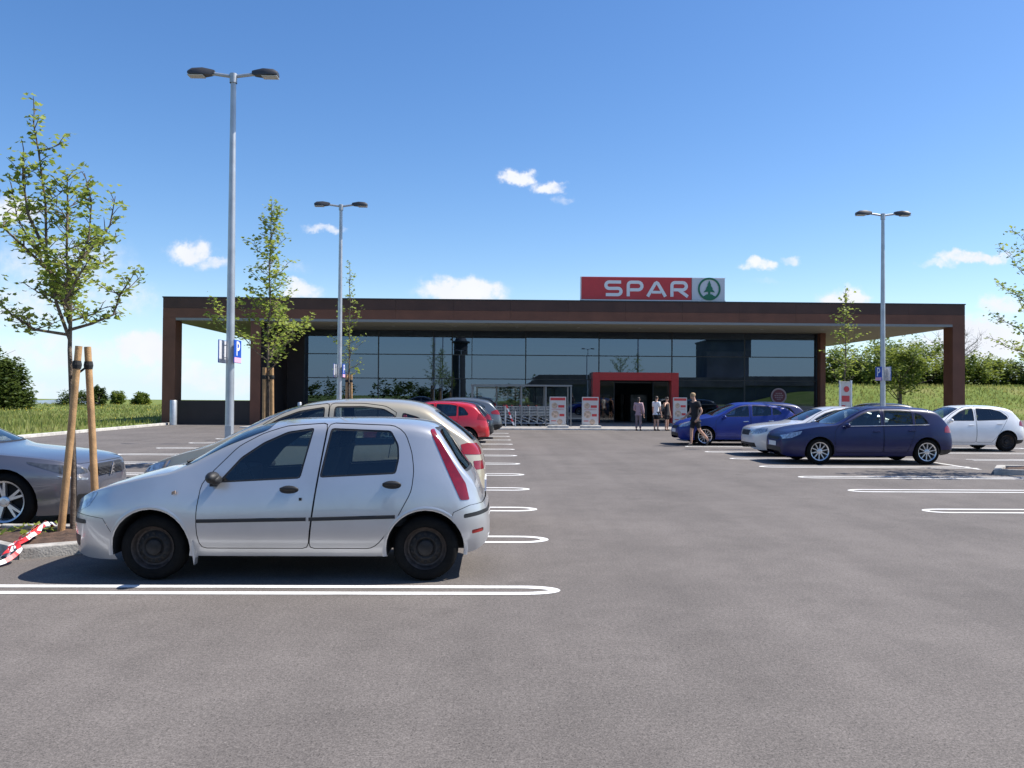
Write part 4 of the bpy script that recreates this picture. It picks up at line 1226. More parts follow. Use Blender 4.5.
# shop interior
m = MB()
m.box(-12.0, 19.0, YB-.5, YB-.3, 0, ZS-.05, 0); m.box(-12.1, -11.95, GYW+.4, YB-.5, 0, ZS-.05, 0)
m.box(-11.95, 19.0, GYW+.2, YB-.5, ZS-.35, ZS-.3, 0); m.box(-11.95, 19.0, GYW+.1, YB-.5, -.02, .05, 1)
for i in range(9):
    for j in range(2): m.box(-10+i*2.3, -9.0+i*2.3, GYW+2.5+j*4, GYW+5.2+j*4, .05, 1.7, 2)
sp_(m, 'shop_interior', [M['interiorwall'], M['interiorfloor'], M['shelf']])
# glass front: seven bays
bays = 7; bx0, bx1 = -11.1, 19.0; bw = (bx1-bx0)/bays
zr = [.06, 1.16, 2.56, 3.96, 5.35]
PX0, PX1, PZ = 5.64, 10.62, 2.98
for i in range(bays):
    a, b = bx0+i*bw, bx0+(i+1)*bw
    m = MB()
    for k in range(4):
        segs = [(a+.03, b-.03)]
        if zr[k] < PZ-.5: 
            ns = []
            for p, q in segs:
                if q <= PX0 or p >= PX1: ns.append((p, q))
                else:
                    if p < PX0-.05: ns.append((p, PX0-.02))
                    if q > PX1+.05: ns.append((PX1+.02, q))
            segs = ns
        for p, q in segs:
            tl = [random.uniform(-.0025, .0025) for _ in range(3)]
            m.face([(p, GYW+tl[0], zr[k]+.025), (q, GYW+tl[1], zr[k]+.025), (q, GYW+tl[2], zr[k+1]-.025), (p, GYW+tl[0]+tl[2]-tl[1], zr[k+1]-.025)])
    w = sp_(m, 'window', M['shopglass'])
    f = MB(); f.box(a-.03 if i == 0 else a, a+.03, GYW-.05, GYW+.06, .05, ZS+.018)
    f.box(b-.03, b+.03 if i == bays-1 else b-.0005, GYW-.05, GYW+.06, .05, ZS+.018)
    for z in zr:
        for p, q in ([(a+.0305, b-.0305)] if z > PZ-.5 or b < PX0 or a > PX1 else [s_ for s_ in ((a+.0305, PX0), (PX1, b-.0305)) if s_[1]-s_[0] > .05]):
            f.box(p, q, GYW-.045, GYW+.05, z-.025 if z > .1 else .05, z+.025)
    f.build('window_frame', M['frame'], w)
# half mullions seen in the photo
m = MB()
for x in (-3.6, -1.35):
    m = MB(); m.box(x-.02, x+.02, GYW-.042, GYW+.045, 2.587, 5.32); sp_(m, 'mullion', M['frame'])
# red portal with its sliding doors
m = MB(); py0 = 47.15
m.box(PX0, PX0+.42, py0, GYW-.06, .056, PZ); m.box(PX1-.42, PX1, py0, GYW-.06, .056, PZ); m.box(PX0+.4205, PX1-.4205, py0+.002, GYW-.06, PZ-.46, PZ-.002)
po = sp_(m, 'portal', M['portalred'], bevel=.012)
m = MB(); m.box(PX0+.5, PX1-.5, GYW+.02, GYW+.05, 2.38, 2.47)
sp_(m, 'door_header', M['frame'])
for a, b, yy in ((PX0+.45, 6.95, 47.72), (9.25, PX1-.45, 47.72)):
    m = MB(); m.face([(a, yy, .09), (b, yy, .09), (b, yy, 2.44), (a, yy, 2.44)])
    d = sp_(m, 'sliding_door', M['doorglass'])
    f = MB(); f.box(a-.03, a, yy-.03, yy+.03, .06, 2.46); f.box(b, b+.03, yy-.03, yy+.03, .06, 2.46); f.box(a, b, yy-.03, yy+.03, .06, .09); f.box(a, b, yy-.03, yy+.03, 2.44, 2.47)
    f.build('door_frame', M['frame'], d)
# round red sticker on the glass
st = empty('round_sticker', (16.72, GYW-.05, 1.68), 0, 'round red and white sticker on the dark glass near the right end', 'sticker')
m = MB(); R_ = .47
m.lathe([(R_, 0), (R_-.03, -.006), (.0001, -.0062)], (0,0,0), 'y', 40); m.build('rim_disc', mat('sticker_pale', (.32, .25, .26), .6), st)
m = MB(); m.lathe([(R_-.09, -.0075), (.0001, -.0085)], (0,0,0), 'y', 40); m.build('red_disc', mat('sticker_red', (.15, .035, .045), .6), st)
m = MB()
for z, w in ((.15,.2),(.03,.27),(-.09,.24),(-.2,.13)):
    for k in range(4): m.box(-w+k*w/2+.012, -w+(k+1)*w/2-.012, -.013, -.0105, z-.035, z+.035)
m.build('marks', mat('sticker_marks', (.28, .20, .21), .6), st)

# roof sign
sg = empty('roof_sign', (8.28, 42.95, ZT+.03), 0, 'red and white SPAR sign with green fir tree standing on the roof edge', 'sign')
def spb(mb, name, mt, **k): return mb.build(name, mt, sg, **k)
sx0, sx1, sz1 = -3.78, 3.78, 1.27
xr = 2.02
m = MB(); m.box(sx0, xr, -.14, .14, .10, sz1); spb(m, 'red_box', M['signred'], bevel=.01)
m = MB(); m.box(xr+.02, sx1, -.14, .14, .10, sz1); spb(m, 'white_box', M['signgrey'], bevel=.01)
m = MB(); m.box(sx0-.04, sx1+.04, -.12, .12, .045, .098); m.box(sx0-.045, sx0-.003, -.13, .13, .045, sz1+.01); m.box(sx0-.045, sx1+.04, -.12, .12, sz1+.003, sz1+.02)
spb(m, 'sign_frame', M['signwhite'])
m = MB()
for x in (-2.4, -.8, .9, 2.5): m.box(x-.05, x+.05, -.05, .05, -.03, .044)
spb(m, 'sign_feet', M['frame'])
# letters S P A R
LW = .165; y0, y1 = -.165, -.142
def arc(cx, cz, rx, rz, a0, a1, n=7): return [(cx+rx*math.cos(math.radians(a0+(a1-a0)*k/n)), cz+rz*math.sin(math.radians(a0+(a1-a0)*k/n))) for k in range(n+1)]
zb_, zt_ = .345, 1.01; zm_ = (zb_+zt_)/2
letters = MB()
x = -2.50; W_ = .80; r_ = .17
stroke(letters, [(x+W_, zt_)]+[(x+r_, zt_)]+arc(x+r_, zt_-r_, r_, r_, 90, 270)[1:]+[(x+W_-r_, zm_)]+arc(x+W_-r_, zb_+r_, r_, r_, 90, -90)[1:]+[(x, zb_)], LW, y0, y1)
x = -1.32
stroke(letters, [(x, zb_-.08), (x, zt_-.16)]+arc(x+.16, zt_-.16, .16, .16, 180, 90)[1:]+[(x+.72-.2, zt_)]+arc(x+.72-.2, zt_-.2, .2, .2, 90, -90)[1:]+[(x+.09, zt_-.4)], LW, y0, y1)
x = -.30
stroke(letters, [(x, zb_-.08), (x+.40, zt_-.06), (x+.47, zt_-.02), (x+.54, zt_-.06), (x+.94, zb_-.08)], LW, y0, y1)
stroke(letters, [(x+.23, zb_+.15), (x+.71, zb_+.15)], LW*.85, y0+.002, y1)
x = .98
stroke(letters, [(x, zb_-.08), (x, zt_-.16)]+arc(x+.16, zt_-.16, .16, .16, 180, 90)[1:]+[(x+.76-.2, zt_)]+arc(x+.76-.2, zt_-.19, .2, .19, 90, -90)[1:]+[(x+.09, zt_-.38)], LW, y0, y1)
stroke(letters, [(x+.38, zt_-.40), (x+.84, zb_-.07)], LW, y0+.002, y1)
spb(letters, 'lettering', M['signwhite'])
cxs, czs = (xr+sx1)/2+.05, .69
m = MB(); K = 48; Ro, Ri = .60, .50
for k in range(K):
    a, b = 2*PI*k/K, 2*PI*(k+1)/K
    m.add([(cxs+Ri*math.cos(a), y0, czs+Ri*math.sin(a)), (cxs+Ro*math.cos(a), y0, czs+Ro*math.sin(a)), (cxs+Ro*math.cos(b), y0, czs+Ro*math.sin(b)), (cxs+Ri*math.cos(b), y0, czs+Ri*math.sin(b))], [(0,1,2,3)])
m.prism([(cxs+.0, czs+.44), (cxs+.10, czs+.20), (cxs+.06, czs+.21), (cxs+.19, czs+.02), (cxs+.14, czs+.03), (cxs+.30, czs-.18), (cxs+.06, czs-.14), (cxs+.055, czs-.30), (cxs-.055, czs-.30), (cxs-.06, czs-.14), (cxs-.30, czs-.18), (cxs-.14, czs+.03), (cxs-.19, czs+.02), (cxs-.06, czs+.21), (cxs-.10, czs+.20)][::-1], y0-.002, y1)
q = [(cxs+.53*math.cos(t), czs+.53*math.sin(t)) for t in [PI*(1.28+.44*k/10) for k in range(11)]]
m.prism((q+[(cxs+.13, czs-.28), (cxs-.13, czs-.28)]), y0-.004, y1)
spb(m, 'fir_emblem', M['signgreen'])

# ------------------------------------------------------------------ things before the shop
def poster(x, y, label, facing=0, dim=1.0, white=True):
    t = empty('poster_stand', (x, y, .056), facing, label, 'poster stand', 'poster stands by the entrance')
    m = MB(); m.slab([(-.52,-.30),(.52,-.30),(.45,.26),(-.45,.26)], 0, .13); m.build('base', M['kerb'], t, bevel=.02)
    m = MB(); m.box(-.40,.40,-.03,.03,.16,1.50); m.build('frame', M['alu'], t, bevel=.008)
    m = MB(); m.box(-.37,.37,-.038,-.032,.20,1.47); pn = m.build('poster', M['posterw'], t)
    m = MB(); m.box(-.36,.36,-.043,-.0385,1.33,1.46); m.build('banner', M['posterr'], pn)
    m = MB()
    for i, (px, pz, ww, hh) in enumerate(((-.16,1.08,.16,.09),(.17,1.04,.15,.06),(-.13,.66,.20,.12),(.20,.62,.12,.06),(.10,.30,.15,.03),(-.2,.34,.12,.02))):
        m.lathe([(ww*.9, -.0415), (.0001, -.042)], (px, 0, pz), 'y', 18, 0) if i % 2 == 0 else m.box(px-ww, px+ww, -.0425, -.0385, pz-hh, pz+hh, 1)
    for v in range(3): m.box(-.3, .3, -.0425, -.0385, .87+.02*v, .875+.02*v, 1)
    m.build('pictures', [M['postero'], M['posterr']], pn)
    return t
poster(3.05, 39.6, 'white poster stand with red header in front of the trolley shelter')
poster(4.62, 39.6, 'white poster stand with red header left of the red portal')
poster(9.75, 43.0, 'greyish poster stand in the shade right of the entrance, behind the people', .25)

sh = empty('trolley_shelter', (1.35, 42.2, .056), 0, 'glazed trolley shelter with thin grey posts before the glass front', 'trolley shelter')
for x, ya, yb, zz in [(q, .93, 1.0, 2.02) for q in (-2.5, -1.25, 0, 1.25, 2.5)]+[(q, -.9, -.84, 2.02) for q in (-2.5, 0, 1.23, 2.5)]:
    m = MB(); m.box(x-.033, x+.033, ya, yb, 0, zz); m.build('post', M['shelterframe'], sh)
m = MB(); m.box(-2.55, 2.55, -.93, -.85, 2.022, 2.10); m.box(-2.55, 2.55, .94, 1.02, 2.022, 2.10)
for x in (-2.5, 0, 2.5): m.box(x-.03, x+.03, -.848, .938, 2.03, 2.09)
m.build('rails', M['shelterframe'], sh)
m = MB(); 
for i in range(4): m.face([(-2.45+i*1.25, .96, .15), (-1.30+i*1.25, .96, .15), (-1.30+i*1.25, .96, 1.98), (-2.45+i*1.25, .96, 1.98)])
m.build('glass_panels', M['shelterglass'], sh)
m = MB(); m.box(-2.55, 2.55, -.84, .93, 2.104, 2.112); m.build('roof', M['shelterglass'], sh)

def trolley():
    t = empty('shopping_trolley', (0,0,0))
    m = MB(); w = .007
    zt0, zt1 = .55, 1.0
    for z in (.52, .68, .84, .98):
        k = (z-.52)/.46; a = .20+.06*k; l0, l1 = -.40-.06*k, .40+.03*k
        P = [(l0,-a*.85,z+.06*(1-k)), (l1,-a,z), (l1,a,z), (l0,a*.85,z+.06*(1-k))]
        for i in range(4): m.tube([P[i], P[(i+1) % 4]], w, 4)
    for i in range(11):
        x = -.40+.80*i/10
        for s in (1,-1): m.tube([(x, s*.19, .53), (x*1.08, s*.25, .98)], w*.7, 4)
        m.tube([(x, -.19, .53), (x, .19, .53)], w*.7, 4)
    for i in range(7):
        y = -.18+.36*i/6; m.tube([(-.40, y, .56), (-.46, y*1.25, .98)], w*.7, 4)
    m.build('basket', M['galv'], t)
    m = MB()
    for s in (1,-1):
        m.tube([(.42, s*.25, 1.0), (.40, s*.24, .50), (.45, s*.26, .12)], .013, 6)
        m.tube([(.40, s*.24, .5), (-.35, s*.17, .22), (-.40, s*.17, .12)], .013, 6)
        m.tube([(.45, s*.26, .14), (-.40, s*.17, .14)], .013, 6)
    m.build('chassis', M['galv'], t)
    m = MB(); m.tube([(.47,-.26,1.03),(.47,.26,1.03)], .018, 8); m.build('push_bar', M['tapered'], t)
    for x, y in ((.45,.26),(.45,-.26),(-.4,.17),(-.4,-.17)):
        m = MB(); m.lathe([(.0001,-.015),(.06,-.015),(.06,.015),(.0001,.015)], (x,y,.06), 'y', 12); m.build('castor', M['rubber'], t)
    return t
proto = trolley()
tag(proto, 'wire shopping trolley nested in a row inside the glazed shelter', 'shopping trolley', 'shopping trolleys under the shelter')
n_ = 0
for row, yy in ((0, 41.75), (1, 42.45)):
    for k in range(9):
        o = proto if n_ == 0 else copy_tree(proto)
        o.location = (-.75+k*.42, yy, .057); o.rotation_euler = (0,0,PI); n_ += 1

bx = empty('barrier', (.72, 40.2, .056), 0, 'small barrier with a slanting red and white bar beside the trolleys', 'barrier')
m = MB()
for x in (-.18, .30):
    m = MB(); m.tube([(x,0,0),(x,0,1.05 if x < 0 else .8)], .022, 8); m.build('post', M['galv'], bx)
m = MB()
for k in range(6):
    a, b = k/6, (k+1)/6
    m.obox((-.15+.38*(a+b)/2, -.035, 1.08-.98*(a+b)/2), (.19/6*1.0,0,-.98/12), (0,.012,0), (.035,0,.012), k % 2)
m.build('bar', [M['tapered'], M['tapewhite']], bx)

def bollard(x, y, h, r, label):
    t = empty('bollard', (x, y, 0), 0, label, 'bollard', 'steel bollards')
    m = MB(); m.lathe([(r,0),(r,h-.03),(r-.02,h),(.0001,h+.004)], (0,0,0), 'z', 20); m.build('post', M['galv'], t, smooth=True)
    m = MB(); m.lathe([(r+.05,0),(r+.05,.012),(r,.016)], (0,0,0), 'z', 20); m.build('base_plate', M['signdark'], t)
bollard(-16.15, 41.6, 1.25, .17, 'thick grey bollard guarding the left pillar of the supermarket')
bollard(-9.6, 40.6, 1.20, .10, 'slim grey bollard in the shade behind the beige car')

# ------------------------------------------------------------------ lamps
def lamp(x, y, H, rz, label, sign=None, base=0.0, group='twin-headed car park lamps'):
    t = empty('street_lamp', (x, y, base), rz, label, 'street lamp', group)
    m = MB(); m.tube([(0,0,0),(0,0,H*.5),(0,0,H)], [.086,.072,.050], 18); m.build('mast', M['galv'], t, smooth=True, angle=60)
    m = MB(); m.box(-.06,.06,-.092,-.08,.5,1.0); m.build('hatch', M['galv'], t, bevel=.005)
    m = MB(); m.tube([(-.42,0,H+.02),(-.05,0,H-.03),(.05,0,H-.03),(.42,0,H+.02)], .032, 10); m.lathe([(.072,H-.16),(.072,H+.02),(.03,H+.035),(.0001,H+.035)], (0,0,0), 'z', 14)
    m.build('cross_arm', M['galv'], t, smooth=True, angle=50)
    for s in (1,-1):
        h = MB(); z = H+.03
        prof = [(.36,-.04,.04,-.02,.05),(.42,-.05,.05,-.045,.065),(.58,-.11,.11,-.05,.085),(.78,-.12,.12,-.05,.07),(.86,-.09,.09,-.035,.03)]
        rings = []
        for x_, a, b, lo, hi in prof:
            rings.append([(s*x_, a, z+lo), (s*x_, b, z+lo), (s*x_, b*1.02, z+lo+(hi-lo)*.45), (s*x_, b*.6, z+hi), (s*x_, a*.6, z+hi), (s*x_, a*1.02, z+lo+(hi-lo)*.45)])
        pts = [p for r in rings for p in r]; fs = []
        for i in range(len(rings)-1):
            for k in range(6): fs.append((i*6+k, i*6+(k+1) % 6, (i+1)*6+(k+1) % 6, (i+1)*6+k))
        fs += [tuple(range(6)), tuple(range((len(rings)-1)*6, len(rings)*6))]
        h.add(pts, fs); hd = h.build('lamp_head', M['lampgrey'], t, smooth=True, angle=45, fixn=True)
        g = MB(); g.box(min(s*.56,s*.86), max(s*.56,s*.86), -.10,.10,z-.075,z-.057); g.build('lamp_glass', M['lampglass'], hd, bevel=.01)
    if sign:
        zs, sx = sign
        for sd in (1, -1):                       # two parking boards back to back, facing both rows of bays
            f = MB(); f.box(-.215,.215,-.008,.008,-.22,.22); fo = f.build('parking_sign', M['signblue'], t, bevel=.004)
            fo.location = (sd*.145, -.03, zs); fo.rotation_euler = (0,0,sd*PI/2)
            l = MB(); l.box(-.205,.205,.0085,.012,-.21,.21); l.build('sign_back', M['signgrey'], fo)
            l = MB(); l.box(-.205,.205,-.0115,-.0085,-.212,-.115); l.build('small_plate', M['signpink'], fo)
            l = MB(); stroke(l, [(-.06,-.08),(-.06,.17),(.02,.17)]+arc(.02,.105,.075,.065,90,-90)[1:]+[(-.03,.04)], .05, -.0125, -.0085); l.build('letter', M['signwhite'], fo)
        for dz in (.12, -.12):
            c = MB(); c.tube([(-.14,-.03,zs+dz),(.14,-.03,zs+dz)], .012, 6); c.build('clamp', M['galv'], t)
    return t
lamp(-5.1, 15.9, 7.78, 0, 'tall twin-headed lamp with a blue parking sign, rising above the silver car', (2.42, 0))
lamp(-5.08, 26.9, 7.80, 0, 'twin-headed lamp with a blue parking sign before the left glass bays', (2.38, 0))
t3 = lamp(12.30, 25.75, 7.45, 0, 'twin-headed lamp standing behind the navy hatchback on the right', (2.38, 0))
lamp(-4.6, -12.0, 7.8, 0, 'twin-headed lamp far back in the car park, mirrored in the left glass')
lamp(12.2, -12.0, 7.8, 0, 'twin-headed lamp behind the viewer mirrored in the glass above the portal')
# ------------------------------------------------------------------ trees
LEAF = [(0,-.5),(.28,-.22),(.52,.02),(.26,.10),(.30,.40),(0,.28),(-.30,.40),(-.26,.10),(-.52,.02),(-.28,-.22)]
def add_leaf(m, p, size, rnd, simple=False):
    """a lobed leaf with a fold, hanging at a random tilt"""
    a = rnd.uniform(0, 2*PI); tilt = rnd.uniform(-.9, .9)
    u = Vector((math.cos(a), math.sin(a), rnd.uniform(-.4, .3))).normalized()
    n = Vector((math.sin(tilt)*math.cos(a+1.3), math.sin(tilt)*math.sin(a+1.3), math.cos(tilt)))
    w = n.cross(u).normalized(); n = u.cross(w)
    if simple:
        m.add([p-u*size*.5, p+w*size*.36+n*size*.10, p+u*size*.5, p-w*size*.36+n*size*.10], [(0,1,2),(0,2,3)])
    else:
        r = [p+u*(y*size)+w*(x*size)+n*(abs(x)*size*.35) for x, y in LEAF]
        m.add(r, [(0,1,2,3,4,5),(5,6,7,8,9,0)])

def bend(p0, p1, k, amp, rnd):
    p0, p1 = Vector(p0), Vector(p1); L = (p1-p0).length; out = []
    for i in range(k+1):
        t = i/k
        q = p0.lerp(p1, t)
        if 0 < i < k: q += Vector((rnd.uniform(-1,1), rnd.uniform(-1,1), rnd.uniform(-.6,.6)))*amp*L
        q.z += .10*L*(t*t-t)                      # upward sweep
        out.append(q)
    return out

def leafy(br, crown, pts, r0, rnd, lsize, step, clump, spread, start=.25, twig=.28):
    """leaves and short twigs along a branch"""
    n = len(pts)
    tot = sum((pts[i+1]-pts[i]).length for i in range(n-1)); d = 0; nxt = tot*start
    for i in range(n-1):
        a, b = pts[i], pts[i+1]; L = (b-a).length
        while nxt <= d+L:
            q = a.lerp(b, (nxt-d)/L)
            t = (b-a).normalized()
            ang = rnd.uniform(0, 2*PI); o = Vector((math.cos(ang), math.sin(ang), rnd.uniform(-.25,.7))).normalized()
            tl = twig*rnd.uniform(.25, 1.0)*(1.1-.5*nxt/tot)
            e = q+(o*.75+t*.5).normalized()*tl
            br.tube([q, q.lerp(e, .6)+Vector((0,0,.02)), e], [.006, .004, .002], 4, cap=False)
            for c in range(rnd.randint(max(1, clump-2), clump+2)):
                k = rnd.uniform(.35, 1.1)
                pp = q.lerp(e, k)+Vector((rnd.gauss(0,1), rnd.gauss(0,1), rnd.gauss(0,.8)))*spread
                add_leaf(crown, pp, lsize*rnd.uniform(.6, 1.2), rnd)
            nxt += step*rnd.uniform(.5, 1.5)
        d += L

def young_tree(x, y, H, base, spread, seed, label, lsize=.085, step=.075, clump=4, nb=20, trunk_r=.038, leaders=None, z0=.06, profile=None, group='young staked trees in the car park', lp=.055, leafm='leaf'):
    rnd = random.Random(seed)
    t = empty('young_tree', (x, y, z0), 0, label, 'tree', group)
    tr = MB(); cr = MB(); br = MB()
    trunk = []
    K = 12
    for i in range(K+1):
        u = i/K
        trunk.append(Vector((rnd.uniform(-.03,.03)*min(1,u*3), rnd.uniform(-.03,.03)*min(1,u*3), H*u)))
    if leaders: trunk = [Vector(p) for p in leaders[0]]
    L_ = len(trunk)
    tr.tube(trunk, [trunk_r*(1-.85*i/(L_-1)) for i in range(L_)], 9)
    def at(z):
        for i in range(L_-1):
            if trunk[i].z <= z <= trunk[i+1].z:
                return trunk[i].lerp(trunk[i+1], (z-trunk[i].z)/(trunk[i+1].z-trunk[i].z))
        return trunk[-1]
    leafy(br, cr, [p for p in trunk if p.z > base*1.05], .01, rnd, lsize, step, clump, lp, .05)
    if leaders:
        for pts in leaders[1:]:
            P = [Vector(p) for p in pts]
            br.tube(P, [.02*(1-.8*i/(len(P)-1)) for i in range(len(P))], 6)
            leafy(br, cr, P, .01, rnd, lsize, step, clump, lp, .18)
            for k in range(3):
                j = rnd.randint(1, len(P)-2); a = rnd.uniform(0, 2*PI); l = spread*rnd.uniform(.25,.5)
                Q = bend(P[j], P[j]+Vector((math.cos(a)*l, math.sin(a)*l, l*rnd.uniform(.3,1))), 4, .05, rnd)
                br.tube(Q, [.008*(1-.7*i/4) for i in range(5)], 5); leafy(br, cr, Q, .01, rnd, lsize, step, clump, lp, .2)
    ang = rnd.uniform(0, 6)
    for k in range(nb):
        u = k/(nb-1)
        z = base+(H*.93-base)*u
        ang += 2.4+rnd.uniform(-.4,.4)
        pr = profile(u) if profile else (1-.80*u)*(.72+.28*math.sin(u*PI))
        l = spread*pr*rnd.uniform(.7, 1.12)
        p = at(z)
        e = p+Vector((math.cos(ang)*l, math.sin(ang)*l, l*rnd.uniform(.35, .85)*(1+.6*u)))
        Q = bend(p, e, 5, .05, rnd)
        br.tube(Q, [max(.003, trunk_r*.38*(1-u*.6)*(1-.75*i/5)) for i in range(6)], 5)
        leafy(br, cr, Q, .01, rnd, lsize, step, clump, lp, .22)
    tr.build('trunk', M['bark'], t, smooth=True, angle=60)
    br.build('branches', M['bark'], t)
    cr.build('crown', M[leafm], t)
    return t

def stakes(x, y, h, offs, label, top=.55, z0=.05, r=.045):
    t = empty('tree_stakes', (x, y, z0), 0, label, 'tree stakes', 'wooden stakes holding the young trees')
    for (dx, dy, tx, ty) in offs:
        m = MB(); m.tube([(dx,dy,0),((dx+tx)/2+.005,(dy+ty)/2,h*.5),(tx,ty,h)], [r*1.05, r, r*.96], 12); m.build('stake', M['stake'], t, smooth=True, angle=50)
    m = MB(); z = h*.90
    for q, (dx, dy, tx, ty) in enumerate(offs):
        cx, cy = dx+(tx-dx)*.9, dy+(ty-dy)*.9
        m.lathe([(r+.004,z-.045),(r+.012,z),(r+.004,z+.045)], (cx, cy, 0), 'z', 12)
        m.tube([(cx,cy,z),(cx*.5-.01,cy*.5,z-.07),(0,0,z-.10)], .014, 6)
    m.build('tie', M['tie'], t)
    return t

# big young tree over the near island: leaders traced as limbs in space, 1 px there is about 11.4 mm
k_ = .0114
def lim(px): return [((p[0]-72)*k_, p[2], (522-p[1])*k_) for p in px]
L0 = lim([(73,524,0),(72,470,.02),(70,400,.0),(67,345,.0),(66,300,.03),(64,250,-.03),(63,200,.0),(61,172,.02)])
Ls = [L0,
  lim([(67,335,0),(56,300,-.05),(44,250,-.02),(40,200,.03),(34,150,.0),(30,125,-.02),(29,108,.0)]),
  lim([(67,325,0),(84,318,.1),(101,308,.2),(106,288,.22),(113,276,.25),(120,268,.2)]),
  lim([(66,330,0),(40,326,-.15),(20,312,-.2),(2,292,-.25),(-14,285,-.2)]),
  lim([(66,318,0),(52,300,.2),(34,270,.3),(18,240,.25),(4,212,.2),(0,178,.15)]),
  lim([(66,300,0),(76,282,-.3),(90,262,-.35),(97,240,-.3),(99,205,-.3),(92,178,-.3)]),
  lim([(65,270,0),(74,240,.3),(88,215,.4),(93,185,.4)]),
  lim([(64,285,0),(50,260,-.35),(28,235,-.5),(14,225,-.5)]),
  lim([(66,305,0),(80,300,-.4),(100,282,-.6),(112,262,-.6)]),
  lim([(66,310,0),(45,300,.5),(25,285,.7),(10,270,.8)]),
  lim([(44,250,-.02),(30,215,-.1),(24,180,-.1),(22,150,-.05)]),
]
young_tree(-4.69, 9.25, 4.2, 2.35, .62, 11, 'leafy young maple tied to two stakes beside the silver car, tallest at the left', lsize=.078, step=.056, clump=5, nb=11, trunk_r=.036, leaders=Ls, lp=.05, z0=.07)
stakes(-4.69, 9.25, 2.08, [(-.075,-.10,.085,-.085),(.24,.06,.105,.07)], 'pair of leaning round stakes with a black tie at the near maple', r=.038)
young_tree(-5.1, 18.6, 5.9, 2.05, 1.55, 23, 'slender young tree before the left bay of the shop, between the two left lamps', step=.075, clump=5, nb=28, trunk_r=.04, lsize=.105, lp=.075, profile=lambda u: (1-1.5*u) if u < .4 else .40-.38*(u-.4))
stakes(-5.1, 18.6, 2.15, [(-.07,-.09,-.075,-.08),(.11,-.06,.085,-.06),(.02,.13,.02,.09)], 'group of wooden stakes round the slender tree before the left bay')
young_tree(-5.1, 28.8, 6.2, 2.1, .80, 31, 'thin narrow young tree right of the second lamp, in front of the glass', step=.14, clump=3, nb=22, trunk_r=.04, lsize=.11, lp=.07)
stakes(-5.1, 28.8, 2.25, [(-.09,-.05,-.07,-.06),(.10,-.03,.08,-.05)], 'pair of stakes at the thin tree in front of the glass')
young_tree(11.9, 27.6, 5.25, 1.9, .85, 47, 'thin young tree in front of the right end of the canopy', step=.12, clump=4, nb=20, trunk_r=.04, lsize=.12, lp=.08)
stakes(11.9, 27.6, 2.0, [(-.15,-.05,-.05,-.06),(.15,-.03,.06,-.05)], 'stakes of the thin tree by the right end of the canopy')
young_tree(12.05, 17.6, 5.1, 1.9, 1.75, 53, 'young tree reaching in from the right picture edge with pale green leaves', step=.075, clump=5, nb=24, trunk_r=.045, lsize=.085, lp=.06, profile=lambda u: (1-.62*u))
stakes(12.05, 17.6, 2.0, [(-.2,0,-.07,0),(.2,0,.07,0)], 'stakes of the tree at the right picture edge')
# red and white board on the stakes of the right-hand tree
bd = empty('notice_board', (11.80, 27.35, .06), .12, 'red and white board on posts under the thin tree on the right', 'notice board')
m = MB(); m.box(-.17,.17,-.02,.02,1.15,2.10); m.build('board', M['posterw'], bd, bevel=.006)
m = MB(); m.box(-.15,.13,-.026,-.0205,1.42,1.62); m.lathe([(.10,-.028),(.0001,-.029)], (.02,0,1.84), 'y', 18); m.box(-.15,-.02,-.026,-.0205,1.18,1.3); m.build('print', M['posterr'], bd)
m = MB()
for x in (-.20,.20):
    m = MB(); m.box(x-.025,x+.025,-.025,.025,-.04,2.14); m.build('post', M['signwhite'], bd)

def blob_crown(m, c, rx, ry, rz, n, size, rnd, lumps=14, simple=True):
    """leaves in uneven clumps through an ellipsoid"""
    cl = []
    for i in range(lumps):
        while True:
            d = Vector((rnd.uniform(-1,1), rnd.uniform(-1,1), rnd.uniform(-1,1)))
            if .35 < d.length < 1: break
        cl.append((Vector((d.x*rx, d.y*ry, d.z*rz))*.82, rnd.uniform(.22, .46)))
    for i in range(n):
        k, r = cl[rnd.randrange(lumps)]
        g = Vector((rnd.gauss(0,1), rnd.gauss(0,1), rnd.gauss(0,1))).normalized()*(rnd.random()**.5)
        p = Vector(c)+k+Vector((g.x*rx, g.y*ry, g.z*rz))*r
        add_leaf(m, p, size*rnd.uniform(.6,1.3), rnd, simple)

